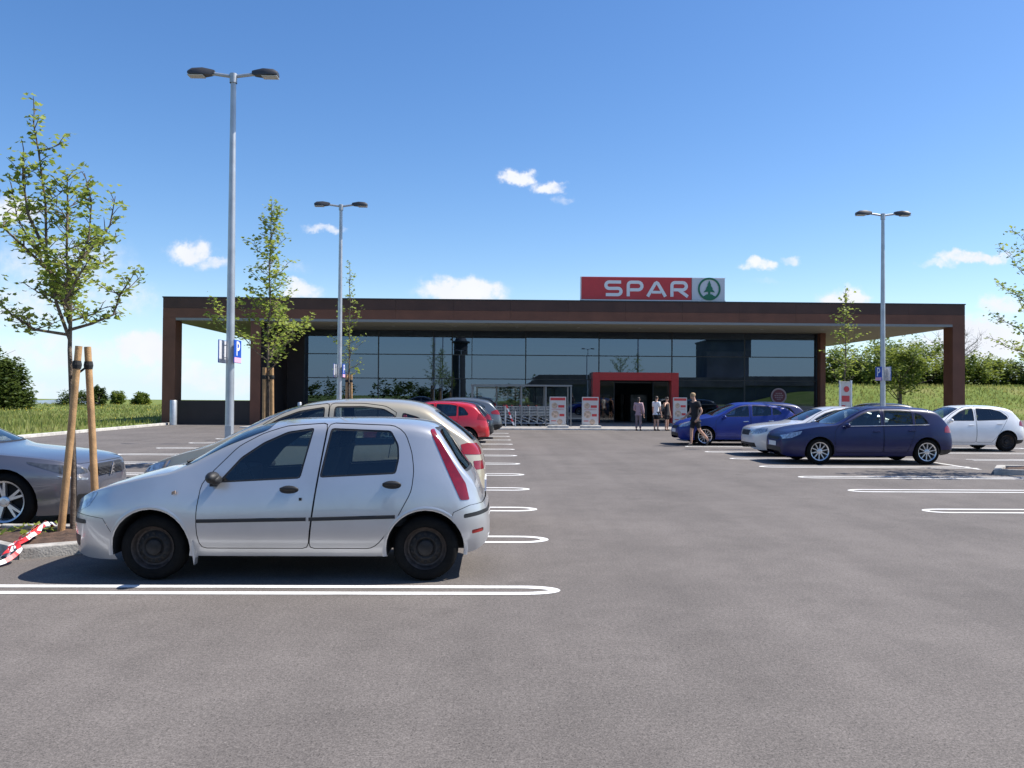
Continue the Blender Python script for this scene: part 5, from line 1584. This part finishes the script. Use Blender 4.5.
def big_tree(x, y, h, w, seed, name, label, group=None, mt='hedge', n=2500, size=.28, crown_lo=.25, lumps=18, bare=False):
    rnd = random.Random(seed); z = gz(x, y)
    t = empty(name, (x, y, z-.1), rnd.uniform(0, 6), label, 'tree' if 'shrub' not in name else 'shrub', group)
    tr = MB(); tr.tube([(0,0,0),(.05,.03,h*.3),(0,.05,h*.62)], [.022*h+.05,.016*h+.04,.02], 8)
    top = []
    for k in range(9 if not bare else 26):
        a = k*2.4; l = w*.5*rnd.uniform(.5,.95); zz = h*rnd.uniform(.22,.5)
        e = (math.cos(a)*l, math.sin(a)*l, min(h*.95, zz+h*rnd.uniform(.2,.45)))
        P = bend((0,0,zz), e, 4, .06, rnd); tr.tube(P, [.045*(h/6)*(1-.2*i) for i in range(5)], 5); top.append(P)
    tr.build('trunk', M['bark'] if not bare else M['twig'], t)
    m = MB()
    if bare:
        for P in top:
            for q in range(16):
                b = P[rnd.randint(2,4)]; d = Vector((rnd.gauss(0,1),rnd.gauss(0,1),abs(rnd.gauss(0,1))+.3)).normalized()
                m.tube([b, b+d*rnd.uniform(.3,1.0)], [.013,.005], 3, cap=False)
        for i in range(500):
            P = rnd.choice(top); p = P[rnd.randint(2,4)]+Vector((rnd.gauss(0,.5),rnd.gauss(0,.5),rnd.gauss(0,.5))); add_leaf(m, p, .10, rnd, True)
        m.build('crown', M['twig'], t)
    else:
        cz = h*(crown_lo+1)/2
        blob_crown(m, (0,0,cz), w/2, w/2, h*(1-crown_lo)/2, n, size, rnd, lumps)
        m.build('crown', M[mt], t)
    return t

big_tree(31.2, 62.5, 5.9, 5.6, 5, 'broadleaf_tree', 'round green tree on the grass bank left of the right canopy pillar', n=3800, size=.26, crown_lo=.28, lumps=26)
big_tree(47.6, 84.0, 6.0, 6.0, 8, 'bare_tree', 'half-bare grey tree rising above the hedge right of the building', bare=True)
# the hedge on the bank
rnd = random.Random(77); hm = MB()
for k in range(150):
    x = 17.5+rnd.uniform(0, 68); y = 74+rnd.uniform(0, 7); z = gz(x, y)
    h = 4.0+.9*math.sin(x*.35+1)+.5*math.sin(x*1.1)+rnd.uniform(-.5,.6); w = rnd.uniform(1.2,2.2)
    blob_crown(hm, (x, y, z+h*.46), w, w, h*.54, 560, .25, rnd, 12)
tag(hm.build('hedgerow', M['hedge']), 'long dense green hedge along the top of the grass bank on the right', 'hedge', kind='stuff')
hm = MB()
for k in range(240):
    x = 15+rnd.uniform(0, 75); y = 76+rnd.uniform(0, 5); z = gz(x, y)
    blob_crown(hm, (x, y, z+.9), 1.7, 1.7, 1.7, 260, .34, rnd, 10)
tag(hm.build('hedge_undergrowth', M['leafdark']), 'dark undergrowth filling the foot of the hedge', 'undergrowth', kind='stuff')

# trees and shrubs beyond the left meadow
for i, (x, y, h, w, mt, lab) in enumerate([
    (-46.0, 72, 6.6, 8.6, 'leafdark', 'large dark tree cut by the left picture edge beyond the meadow'),
    (-43.0, 73, 4.7, 4.8, 'leafdark', 'dark round tree at the right flank of the large one on the left'),
    (-51.5, 76, 7.4, 8.0, 'leafdark', 'tallest dark tree at the far left edge behind the meadow'),
    (-46.6, 92, 2.0, 4.4, 'leafdark', 'low broad bush behind the tree stakes on the meadow edge'),
    (-43.0, 90, 2.45, 1.9, 'leafdark', 'small dark round bush on the skyline right of the near stakes'),
    (-47.0, 103, 1.9, 2.0, 'hedge', 'pale green bush right of the small dark round bush'),
    (-44.6, 104, 1.5, 1.3, 'hedge', 'small pale bush alone on the skyline left of the supermarket'),
    (-42.8, 100, 1.7, 2.4, 'hedge', 'flat pale bush on the skyline near the left pillar')]):
    big_tree(x, y, h, w, 100+i, 'broadleaf_tree' if h > 3 else 'shrub_on_meadow', lab, 'trees and shrubs beyond the meadow', mt=mt, n=15000 if h > 3 else 4000, size=.30 if h > 3 else .22, crown_lo=-.35, lumps=80 if h > 3 else 34)
# meadow grass and flowers
rnd = random.Random(5); gm = MB(); fm = MB()
def blade_at(x, y, hmax):
    z = gz(x, y); a = rnd.uniform(0, 6.3); h = hmax*rnd.uniform(.4, 1); w = .035+.02*rnd.random()
    lx, ly = math.cos(a)*w, math.sin(a)*w; bx_, by_ = rnd.gauss(0,.3)*h, rnd.gauss(0,.3)*h
    gm.add([(x-lx,y-ly,z-.02),(x+lx,y+ly,z-.02),(x+bx_,y+by_,z+h)], [(0,1,2)])
for k in range(26000):
    y = 24+76*rnd.random()**1.2; x = -16.9-rnd.random()*(y*.72)
    blade_at(x, y, .28+.15*(math.sin(x*.4)*math.sin(y*.3)))
for k in range(20000):
    y = 61+13*rnd.random(); x = 14.5+rnd.random()*70
    if gz(x, y) > -.05: blade_at(x, y, .28)
for k in range(900):
    y = 40+55*rnd.random(); x = -17.5-rnd.random()*(y*.6)
    if math.sin(x*.3)+math.sin(y*.23) < -.1: continue
    z = gz(x, y)+.28; fm.add([(x-.035,y,z),(x,y-.035,z+.01),(x+.035,y,z),(x,y+.035,z+.03)], [(0,1,2,3)])
tag(gm.build('meadow_grass', M['blade']), 'rough grass of the meadow and the bank', 'grass', kind='stuff')
tag(fm.build('meadow_flowers', M['flower']), 'small yellow flowers scattered in the left meadow', 'flowers', kind='stuff')
# far hills; distance haze is put into their bluish base colour
m = MB(); pts = []; fs = []; n = 60
for i in range(n+1):
    x = -2600+i*45
    h = 18+16*math.sin(i*.33)+9*math.sin(i*.9+1)
    pts += [(x, 2500, -60), (x, 2620, -44+h*.8), (x, 2900, -60)]
for i in range(n):
    for q in range(2): fs.append((i*3+q, (i+1)*3+q, (i+1)*3+q+1, i*3+q+1))
m.add(pts, fs); tag(m.build('hills', mat('hazy_hill_woods', (.17, .22, .25), .95, var=.25, vscale=.01), smooth=True, angle=80), kind='structure')
# wood and low sheds behind the viewer, mirrored in the glass
rnd = random.Random(9); hm = MB()
for k in range(60):
    x = -75+rnd.uniform(0, 95); y = -78+rnd.uniform(-6, 6); h = 4.6+1.4*math.sin(x*.15)+rnd.uniform(-1,1); w = rnd.uniform(2,3.5)
    blob_crown(hm, (x, y, h*.45), w, w, h*.55, 200, .6, rnd, 9)
tag(hm.build('wood_edge', M['leafdark']), 'dark edge of a wood across the road, seen mirrored in the left glass', 'wood', kind='stuff')
fb = empty('farm_shed', (30, -72, -.06), 0, 'long low dark shed across the road, seen mirrored in the glass', 'shed')
m = MB(); m.box(-23,60,-5,5,0,3.6); m.build('wall', mat('shed_wall', (.14,.14,.145), .8, var=.3, vscale=.4), fb)
m = MB(); m.prism([(-23.6,3.61),(60.6,3.61),(58,5.6),(-21,5.2)], -5.5, 5.5); m.build('roof', mat('shed_roof', (.16,.14,.14), .8, var=.3, vscale=.5), fb)
hb = empty('warehouse', (47.5, -74, -.06), 0, 'tall dark warehouse block across the road, seen mirrored right of the portal', 'warehouse')
m = MB(); m.box(-4.5,4.5,-5,4,0,13.2); m.build('wall', mat('warehouse_wall', (.15,.155,.165), .8, var=.3, vscale=.3), hb)
m = MB(); m.box(-4.7,4.7,-5.2,4.2,13.21,13.5); m.build('roof', M['frame'], hb)
sl_ = empty('silo', (-7.3, -72, -.06), 0, 'tall dark silo tower across the road, seen mirrored in the glass', 'silo')
m = MB(); m.lathe([(1.4,0),(1.4,13.2),(.9,14.2),(.0001,14.5)], (0,0,0), 'z', 24); m.build('shaft', mat('silo_shaft', (.035,.035,.04), .7, var=.3, vscale=.6), sl_)
m = MB(); m.lathe([(1.42,12.9),(1.9,13.0),(1.9,13.3),(1.42,13.4)], (0,0,0), 'z', 24); m.build('gallery', M['frame'], sl_)

# ------------------------------------------------------------------ people
def skin_mesh(name, verts, edges, radii, mt, parent, sub=1, root=0):
    me = bpy.data.meshes.new(name)
    me.from_pydata([tuple(v) for v in verts], edges, [])
    o = link(name, me, None)
    md = o.modifiers.new('skin', 'SKIN'); md.use_smooth_shade = True
    if not me.skin_vertices: 
        bm = bmesh.new(); bm.from_mesh(me); bm.verts.layers.skin.verify(); bm.to_mesh(me); bm.free()
    for i, r in enumerate(radii):
        sv = me.skin_vertices[0].data[i]
        sv.radius = r if isinstance(r, tuple) else (r, r); sv.use_root = (i == root)
    sb = o.modifiers.new('sub', 'SUBSURF'); sb.levels = sub; sb.render_levels = sub
    dg = bpy.context.evaluated_depsgraph_get(); dg.update()
    nm = bpy.data.meshes.new_from_object(o.evaluated_get(dg))
    bpy.data.objects.remove(o); bpy.data.meshes.remove(me)
    nm.materials.clear(); nm.materials.append(mt)
    nm.polygons.foreach_set('use_smooth', [True]*len(nm.polygons))
    return link(name, nm, parent)

def person(x, y, z, rz, H, J, label, top, bottom, hair, sleeves='short', legs='short', hairlen='short', dress=False, bag=None):
    """J: joint positions for a 1.8 m figure facing -y; keys hip, chest, neck, head, and elbow/hand/knee/foot with L / R"""
    t = empty('person', (x, y, z), rz, label, 'person', 'people at the shop')
    k = H/1.8
    P = {q: Vector(v)*k for q, v in J.items()}
    V = []; E = []; R = []
    def add(p, r, par=None):
        V.append(Vector(p)); R.append(tuple(c*k for c in r) if isinstance(r, tuple) else r*k)
        if par is not None: E.append((par, len(V)-1))
        return len(V)-1
    hip = add(P['hip'], (.135,.10)); wa = add(P['hip'].lerp(P['chest'], .45), (.125,.095), hip); ch = add(P['chest'], (.145,.10), wa)
    up = add(P['chest'].lerp(P['neck'], .6), (.10,.075), ch)
    nk = add(P['neck'], .055, up); hd0 = add(P['neck'].lerp(P['head'], .5), .062, nk); hd = add(P['head'], (.078,.092), hd0); tp_ = add(P['head']+(P['head']-P['neck']).normalized()*.085*k, (.058,.068), hd)
    fd = Vector((P['face'])) if 'face' in P else Vector((0,-1,0)); fd = fd.normalized()
    nose = add(P['head']+fd*.098*k+Vector((0,0,-.012*k)), .012, hd)
    info = {}
    for s, sg in (('L', 1), ('R', -1)):
        sh_ = add(P['sh'+s], .058, up); el = add(P['el'+s], .042, add(P['sh'+s].lerp(P['el'+s], .5), .048, sh_)); wr_ = add(P['ha'+s], .028, add(P['el'+s].lerp(P['ha'+s], .45), .038, el))
        d = (P['ha'+s]-P['el'+s]).normalized(); sd = d.cross(Vector((0,-1,0)) if abs(d.y) < .8 else Vector((1,0,0))).normalized()
        fw_ = sd.cross(d).normalized()
        pl = add(P['ha'+s]+d*.055*k, (.036,.018), wr_)
        for q, (o_, ln) in enumerate(((-.030,.070),(-.010,.085),(.010,.080),(.030,.062))):
            b0 = add(P['ha'+s]+d*.085*k+fw_*o_*k, .0095, pl); b1 = add(V[b0]+d*ln*.5*k+sd*.008*k, .0085, b0); add(V[b1]+d*ln*.45*k+sd*.02*k, .0075, b1)
        th = add(P['ha'+s]+d*.03*k-fw_*.04*k, .011, wr_); add(V[th]+d*.05*k-fw_*.018*k, .0085, th)
        hj = add(P['hip']+Vector((sg*.085*k*(1 if 'hipdir' not in P else 0), 0, -.06*k))+(P['hipdir']*sg*.085 if 'hipdir' in P else Vector((0,0,0))), .098, hip)
        kn = add(P['kn'+s], .058, add(V[hj].lerp(P['kn'+s], .5), .075, hj)); an = add(P['fo'+s], .038, add(P['kn'+s].lerp(P['fo'+s], .4), .054, kn))
        ft = P.get('fd'+s, fd); ft = ft.normalized()
        add(P['fo'+s]+ft*.10*k+Vector((0,0,-.045*k)), .035, an)
        info[s] = (sh_, el, wr_, hj, kn, an)
    body = skin_mesh('body', V, E, R, M['skin'], t, 2, 0)
    # face: eyes, mouth, ears
    m = MB(); c = P['head']; sd = fd.cross(Vector((0,0,1))).normalized()
    for s in (1,-1): m.ball(c+fd*.085*k+sd*s*.032*k+Vector((0,0,.012*k)), .011*k, .011*k, .008*k, 8)
    m.build('eyes', M['hairdark'], body, smooth=True)
    m = MB(); m.obox(c+fd*.086*k+Vector((0,0,-.048*k)), sd*.022*k, fd*.006*k, (0,0,.006*k)); m.build('mouth', M['pinkcloth'], body)
    m = MB()
    for s in (1,-1): m.ball(c+sd*s*.080*k, .014*k, .02*k, .03*k, 8)
    m.build('ears', M['skin'], body, smooth=True)
    h = MB(); upv = (P['head']-P['neck']).normalized(); hc = c+upv*.045*k-fd*.018*k
    h.ball(hc, .088*k, .098*k, .085*k, 14)
    if hairlen == 'long':
        h.ball(c-fd*.06*k+Vector((0,0,-.06*k)), .075*k, .055*k, .15*k, 12)
    if hairlen == 'bun': h.ball(c-fd*.10*k+Vector((0,0,.07*k)), .045*k, .045*k, .045*k, 10)
    h.build('hair', M[hair], t, smooth=True)
    # clothes: slightly larger shells
    def shell(name, ids, mt, grow, extra=None, cutto=None):
        vs = []; es = []; rs = []; mp = {}
        for i in ids: mp[i] = len(vs); vs.append(V[i]); r = R[i]; rs.append(tuple(c_+grow*k for c_ in r) if isinstance(r, tuple) else r+grow*k)
        for a, b in E:
            if a in mp and b in mp: es.append((mp[a], mp[b]))
        if extra:
            for par, p, r in extra:
                es.append((mp[par], len(vs))); vs.append(p); rs.append(r)
        return skin_mesh(name, vs, es, rs, mt, t, 2, 0)
    ex = []
    for s in ('L', 'R'):
        sh_, el, wr_, hj, kn, an = info[s]
        mid = [b for a, b in E if a == sh_][0]
        f = .62 if sleeves == 'short' else (.95 if sleeves == 'long' else .15)
        ex.append((sh_, V[sh_].lerp(V[el], f*.5), .066*k)); ex.append((sh_, V[sh_].lerp(V[el], f*.5), .066*k)) if False else None
    ids = [hip, wa, ch, up]+[info[s][0] for s in ('L','R')]
    ex2 = []
    for s in ('L','R'):
        sh_, el, wr_ = info[s][:3]
        if sleeves == 'short': ex2.append((sh_, V[sh_].lerp(V[el], .62), .062*k))
        elif sleeves == 'long': ids += [[b for a, b in E if a == sh_][0], el]; ex2.append((el, V[el].lerp(V[wr_], .8), .042*k))
    ex2.append((hip, V[hip]-Vector((0,0,.09*k)), .135*k)); shell('shirt', ids, M[top], .034, ex2)
    ids = [hip]+[info[s][3] for s in ('L','R')]
    ex3 = []
    for s in ('L','R'):
        hj, kn, an = info[s][3:]
        if legs == 'short':
            ids += [[b for a, b in E if a == hj][0]]; ex3.append(([b for a, b in E if a == hj][0], V[hj].lerp(V[kn], .92), .082*k))
        else:
            md = [b for a, b in E if a == hj][0]; lo = [b for a, b in E if a == kn][0]
            ids += [md, kn, lo]; ex3.append((lo, V[kn].lerp(V[an], .92), .058*k))
    ex3.append((hip, V[hip]+Vector((0,0,.09*k)), .115*k)); shell('trousers' if legs == 'long' else 'shorts', ids, M[bottom], .016, ex3)
    for s in ('L', 'R'):
        an = info[s][5]; ft = P.get('fd'+s, fd).normalized(); a = V[an]
        skin_mesh('shoe', [a-ft*.035*k+Vector((0,0,-.035*k)), a+ft*.06*k+Vector((0,0,-.045*k)), a+ft*.155*k+Vector((0,0,-.055*k))], [(0,1),(1,2)], [.047*k, .045*k, .036*k], M['shoe'], t, 1, 1)
    return t

def stand(lean=0.0, armL=(.26,-.02,1.08), armR=(-.26,-.02,1.08), haL=(.27,-.08,.84), haR=(-.27,-.08,.84)):
    return dict(hip=(0,0,.98), chest=(0,.0,1.32), neck=(0,.005,1.535), head=(0,-.02,1.68), shL=(.185,0,1.45), shR=(-.185,0,1.45),
      elL=armL, elR=armR, haL=haL, haR=haR, knL=(.10,-.015,.52), knR=(-.10,-.015,.52), foL=(.115,.02,.085), foR=(-.115,.02,.085), face=(0,-1,0))
# walking man seen from the side, one leg back
walk = dict(hip=(0,0,.96), chest=(0,-.02,1.30), neck=(0,-.05,1.52), head=(0,-.10,1.655), shL=(.19,-.02,1.43), shR=(-.19,-.02,1.43),
  elL=(.25,.10,1.17), elR=(-.25,-.06,1.14), haL=(.25,-.05,.93), haR=(-.25,-.24,.98), knL=(.09,.10,.53), knR=(-.09,-.10,.51),
  foL=(.09,.44,.20), foR=(-.09,-.10,.085), face=(0,-1,-.25), fdL=(0,-.6,-.8), fdR=(0,-1,0))
person(6.58, 26.75, .004, -1.32, 1.76, walk, 'man in dark T-shirt and shorts walking past the royal blue car, head bowed', 'blackcloth', 'blackcloth', 'hairblond')
person(6.72, 38.2, .004, 2.6, 1.56, stand(haL=(.12,-.22,1.10), armL=(.24,-.02,1.12)), 'person in greyish pink top and long trousers standing in the red portal, back turned', 'pinkcloth', 'greycloth', 'hairdark', sleeves='long', legs='long', hairlen='long')
person(7.58, 38.3, .004, 2.2, 1.62, stand(), 'person in white T-shirt and black shorts waiting before the shop entrance', 'whitecloth', 'blackcloth', 'hairdark')
person(8.08, 38.35, .004, .9, 1.58, stand(armR=(-.36,-.05,1.30), haR=(-.58,-.15,1.42)), 'person in black sleeveless top and black shorts, arm raised, right of the white T-shirt', 'blackcloth', 'blackcloth', 'hairdark', sleeves='none', hairlen='bun')

# ------------------------------------------------------------------ sky, sun, camera
SUN_EL, SUN_AZ = math.radians(53), math.radians(83)     # azimuth from +y towards +x
w = bpy.data.worlds.new('World'); scene.world = w; w.use_nodes = True
nt = w.node_tree; bg = nt.nodes['Background']
tc = nt.nodes.new('ShaderNodeTexCoord'); sp3 = nt.nodes.new('ShaderNodeSeparateXYZ'); nt.links.new(tc.outputs['Generated'], sp3.inputs[0])
zc = nmath(nt, 'MAXIMUM', sp3.outputs[2], .012)
cb = nt.nodes.new('ShaderNodeCombineXYZ')
nt.links.new(sp3.outputs[0], cb.inputs[0]); nt.links.new(sp3.outputs[1], cb.inputs[1]); nt.links.new(zc, cb.inputs[2])
nrm = nt.nodes.new('ShaderNodeVectorMath'); nrm.operation = 'NORMALIZE'; nt.links.new(cb.outputs[0], nrm.inputs[0])
sky = nt.nodes.new('ShaderNodeTexSky'); sky.sky_type = 'NISHITA'; sky.sun_disc = False
sky.sun_elevation = SUN_EL; sky.sun_rotation = SUN_AZ; sky.altitude = 300; sky.air_density = 1.0; sky.dust_density = .6; sky.ozone_density = 2.2
nt.links.new(nrm.outputs[0], sky.inputs[0])
hs = nt.nodes.new('ShaderNodeHueSaturation'); hs.inputs['Saturation'].default_value = SKY_SAT; hs.inputs['Value'].default_value = SKY_VAL; hs.inputs['Hue'].default_value = SKY_HUE
nt.links.new(sky.outputs[0], hs.inputs['Color'])
ay = nmath(nt, 'ADD', nmath(nt, 'ABSOLUTE', sp3.outputs[1]), .0005)
u = nmath(nt, 'DIVIDE', sp3.outputs[0], ay); v = nmath(nt, 'DIVIDE', sp3.outputs[2], ay)
uv = nt.nodes.new('ShaderNodeCombineXYZ'); nt.links.new(u, uv.inputs[0]); nt.links.new(v, uv.inputs[1])
def wnoise(scale, detail, vec):
    n = nt.nodes.new('ShaderNodeTexNoise'); n.inputs['Scale'].default_value = scale; n.inputs['Detail'].default_value = detail; n.inputs['Roughness'].default_value = .6
    nt.links.new(vec, n.inputs['Vector']); return n
def vmath(op, a, b):
    n = nt.nodes.new('ShaderNodeVectorMath'); n.operation = op
    for i, x in enumerate((a, b)):
        if isinstance(x, tuple): n.inputs[i].default_value = x
        else: nt.links.new(x, n.inputs[i])
    return n
wa_ = wnoise(42, 6, uv.outputs[0]); wb_ = wnoise(9, 3, uv.outputs[0])
warp = vmath('ADD', vmath('MULTIPLY', vmath('SUBTRACT', wa_.outputs['Color'], (.5,.5,.5)).outputs[0], (.042,.030,0)).outputs[0], vmath('MULTIPLY', vmath('SUBTRACT', wb_.outputs['Color'], (.5,.5,.5)).outputs[0], (.05,.02,0)).outputs[0])
pv = vmath('ADD', uv.outputs[0], warp.outputs[0]).outputs[0]
# clouds: direction (as pixels of the view), half sizes, density
CL = [(515,177,21,10,.95),(545,186,24,8,.75),(563,198,16,6,.35),(193,255,30,14,.9),(222,266,22,8,.55),(325,231,20,6,.55),(460,293,54,17,1.0),(300,292,30,11,.75),
      (757,262,23,9,.85),(793,259,13,6,.5),(980,252,52,8,.8),(945,258,32,6,.5),(848,300,30,16,1.0),(770,281,30,5,.2),
      (15,215,40,18,.8),(60,270,90,40,.42),(20,310,70,30,.5),(120,300,60,22,.38),(60,355,90,22,.5),(150,352,40,22,.95),(190,375,60,18,.5),(280,272,40,9,.3),(30,395,120,14,.4),
      (985,335,60,28,.95),(930,345,40,18,.6),(1010,300,30,14,.7),(700,330,90,14,.3),(-150,300,160,60,.7),(1250,300,150,50,.7),(1150,200,60,14,.5),(-200,150,100,30,.5),(235,385,60,14,.5)]
acc = None
for px, py, rx, ry, dn in CL:
    c = ((px-495)/820, (395-py)/820, 0)
    d = vmath('DIVIDE', vmath('SUBTRACT', pv, c).outputs[0], (rx/820*1.25, ry/820*1.25, 1))
    ln = nt.nodes.new('ShaderNodeVectorMath'); ln.operation = 'LENGTH'; nt.links.new(d.outputs[0], ln.inputs[0])
    mr = nt.nodes.new('ShaderNodeMapRange'); mr.interpolation_type = 'SMOOTHSTEP'
    mr.inputs[1].default_value = 1.0; mr.inputs[2].default_value = .25; mr.inputs[3].default_value = 0; mr.inputs[4].default_value = dn
    nt.links.new(ln.outputs[1], mr.inputs[0])
    acc = mr.outputs[0] if acc is None else nmath(nt, 'MAXIMUM', acc, mr.outputs[0])
fl = wnoise(70, 7, uv.outputs[0])
fm_ = nt.nodes.new('ShaderNodeMapRange'); fm_.inputs[1].default_value = .30; fm_.inputs[2].default_value = .62; fm_.inputs[3].default_value = .55; fm_.inputs[4].default_value = 1.15
nt.links.new(fl.outputs['Fac'], fm_.inputs[0])
dens0 = nmath(nt, 'MULTIPLY', acc, fm_.outputs[0], clamp=True)
dm = nt.nodes.new('ShaderNodeMapRange'); dm.interpolation_type = 'SMOOTHSTEP'; dm.inputs[1].default_value = .06; dm.inputs[2].default_value = .80; nt.links.new(dens0, dm.inputs[0]); dens = dm.outputs[0]
# the air whitens towards the horizon
hz = nt.nodes.new('ShaderNodeMapRange'); hz.interpolation_type = 'SMOOTHSTEP'; hz.inputs[1].default_value = .16; hz.inputs[2].default_value = -.03; hz.inputs[3].default_value = 0; hz.inputs[4].default_value = .6
nt.links.new(sp3.outputs[2], hz.inputs[0])
mxh = nt.nodes.new('ShaderNodeMix'); mxh.data_type = 'RGBA'; nt.links.new(hz.outputs[0], mxh.inputs[0]); nt.links.new(hs.outputs[0], mxh.inputs[6]); mxh.inputs[7].default_value = (*HORIZ, 1)
mxc = nt.nodes.new('ShaderNodeMix'); mxc.data_type = 'RGBA'; nt.links.new(dens, mxc.inputs[0]); nt.links.new(mxh.outputs[2], mxc.inputs[6])
csh = nt.nodes.new('ShaderNodeMix'); csh.data_type = 'RGBA'; nt.links.new(wb_.outputs['Fac'], csh.inputs[0]); csh.inputs[6].default_value = (*CLOUD_A, 1); csh.inputs[7].default_value = (*CLOUD_B, 1)
nt.links.new(csh.outputs[2], mxc.inputs[7])
nt.links.new(mxc.outputs[2], bg.inputs[0]); bg.inputs[1].default_value = SKY_STR

sd = bpy.data.lights.new('sun', 'SUN'); sd.energy = SUN_STR; sd.angle = math.radians(.5); sd.color = (1, .955, .89)
so = bpy.data.objects.new('sun', sd); COL.objects.link(so)
dirv = Vector((math.cos(SUN_EL)*math.sin(SUN_AZ), math.cos(SUN_EL)*math.cos(SUN_AZ), math.sin(SUN_EL)))
so.rotation_euler = dirv.to_track_quat('Z', 'Y').to_euler(); so.location = (30, 10, 40)

cam = bpy.data.cameras.new('camera'); co = bpy.data.objects.new('camera', cam); COL.objects.link(co)
cam.sensor_width = 36; cam.lens = 820/1024*36; cam.clip_start = .1; cam.clip_end = 12000
yaw, pit, roll = math.radians(1.2), math.radians(.78), math.radians(.40)
fw = Vector((math.sin(yaw)*math.cos(pit), math.cos(yaw)*math.cos(pit), math.sin(pit)))
r0 = Vector((math.cos(yaw), -math.sin(yaw), 0)); u0 = r0.cross(fw)
rr = r0*math.cos(roll)+u0*math.sin(roll); uu = u0*math.cos(roll)-r0*math.sin(roll)
mm = Matrix((rr, uu, -fw)).transposed().to_4x4(); mm.translation = (0, 0, 1.62)
co.matrix_world = mm
scene.camera = co
scene.view_settings.view_transform = 'Standard'
scene.view_settings.look = 'None'
scene.view_settings.exposure = EXPO
scene.view_settings.gamma = 1
scene.render.engine = 'CYCLES'
scene.cycles.max_bounces = 8
scene.cycles.transparent_max_bounces = 16
scene.cycles.use_denoising = True
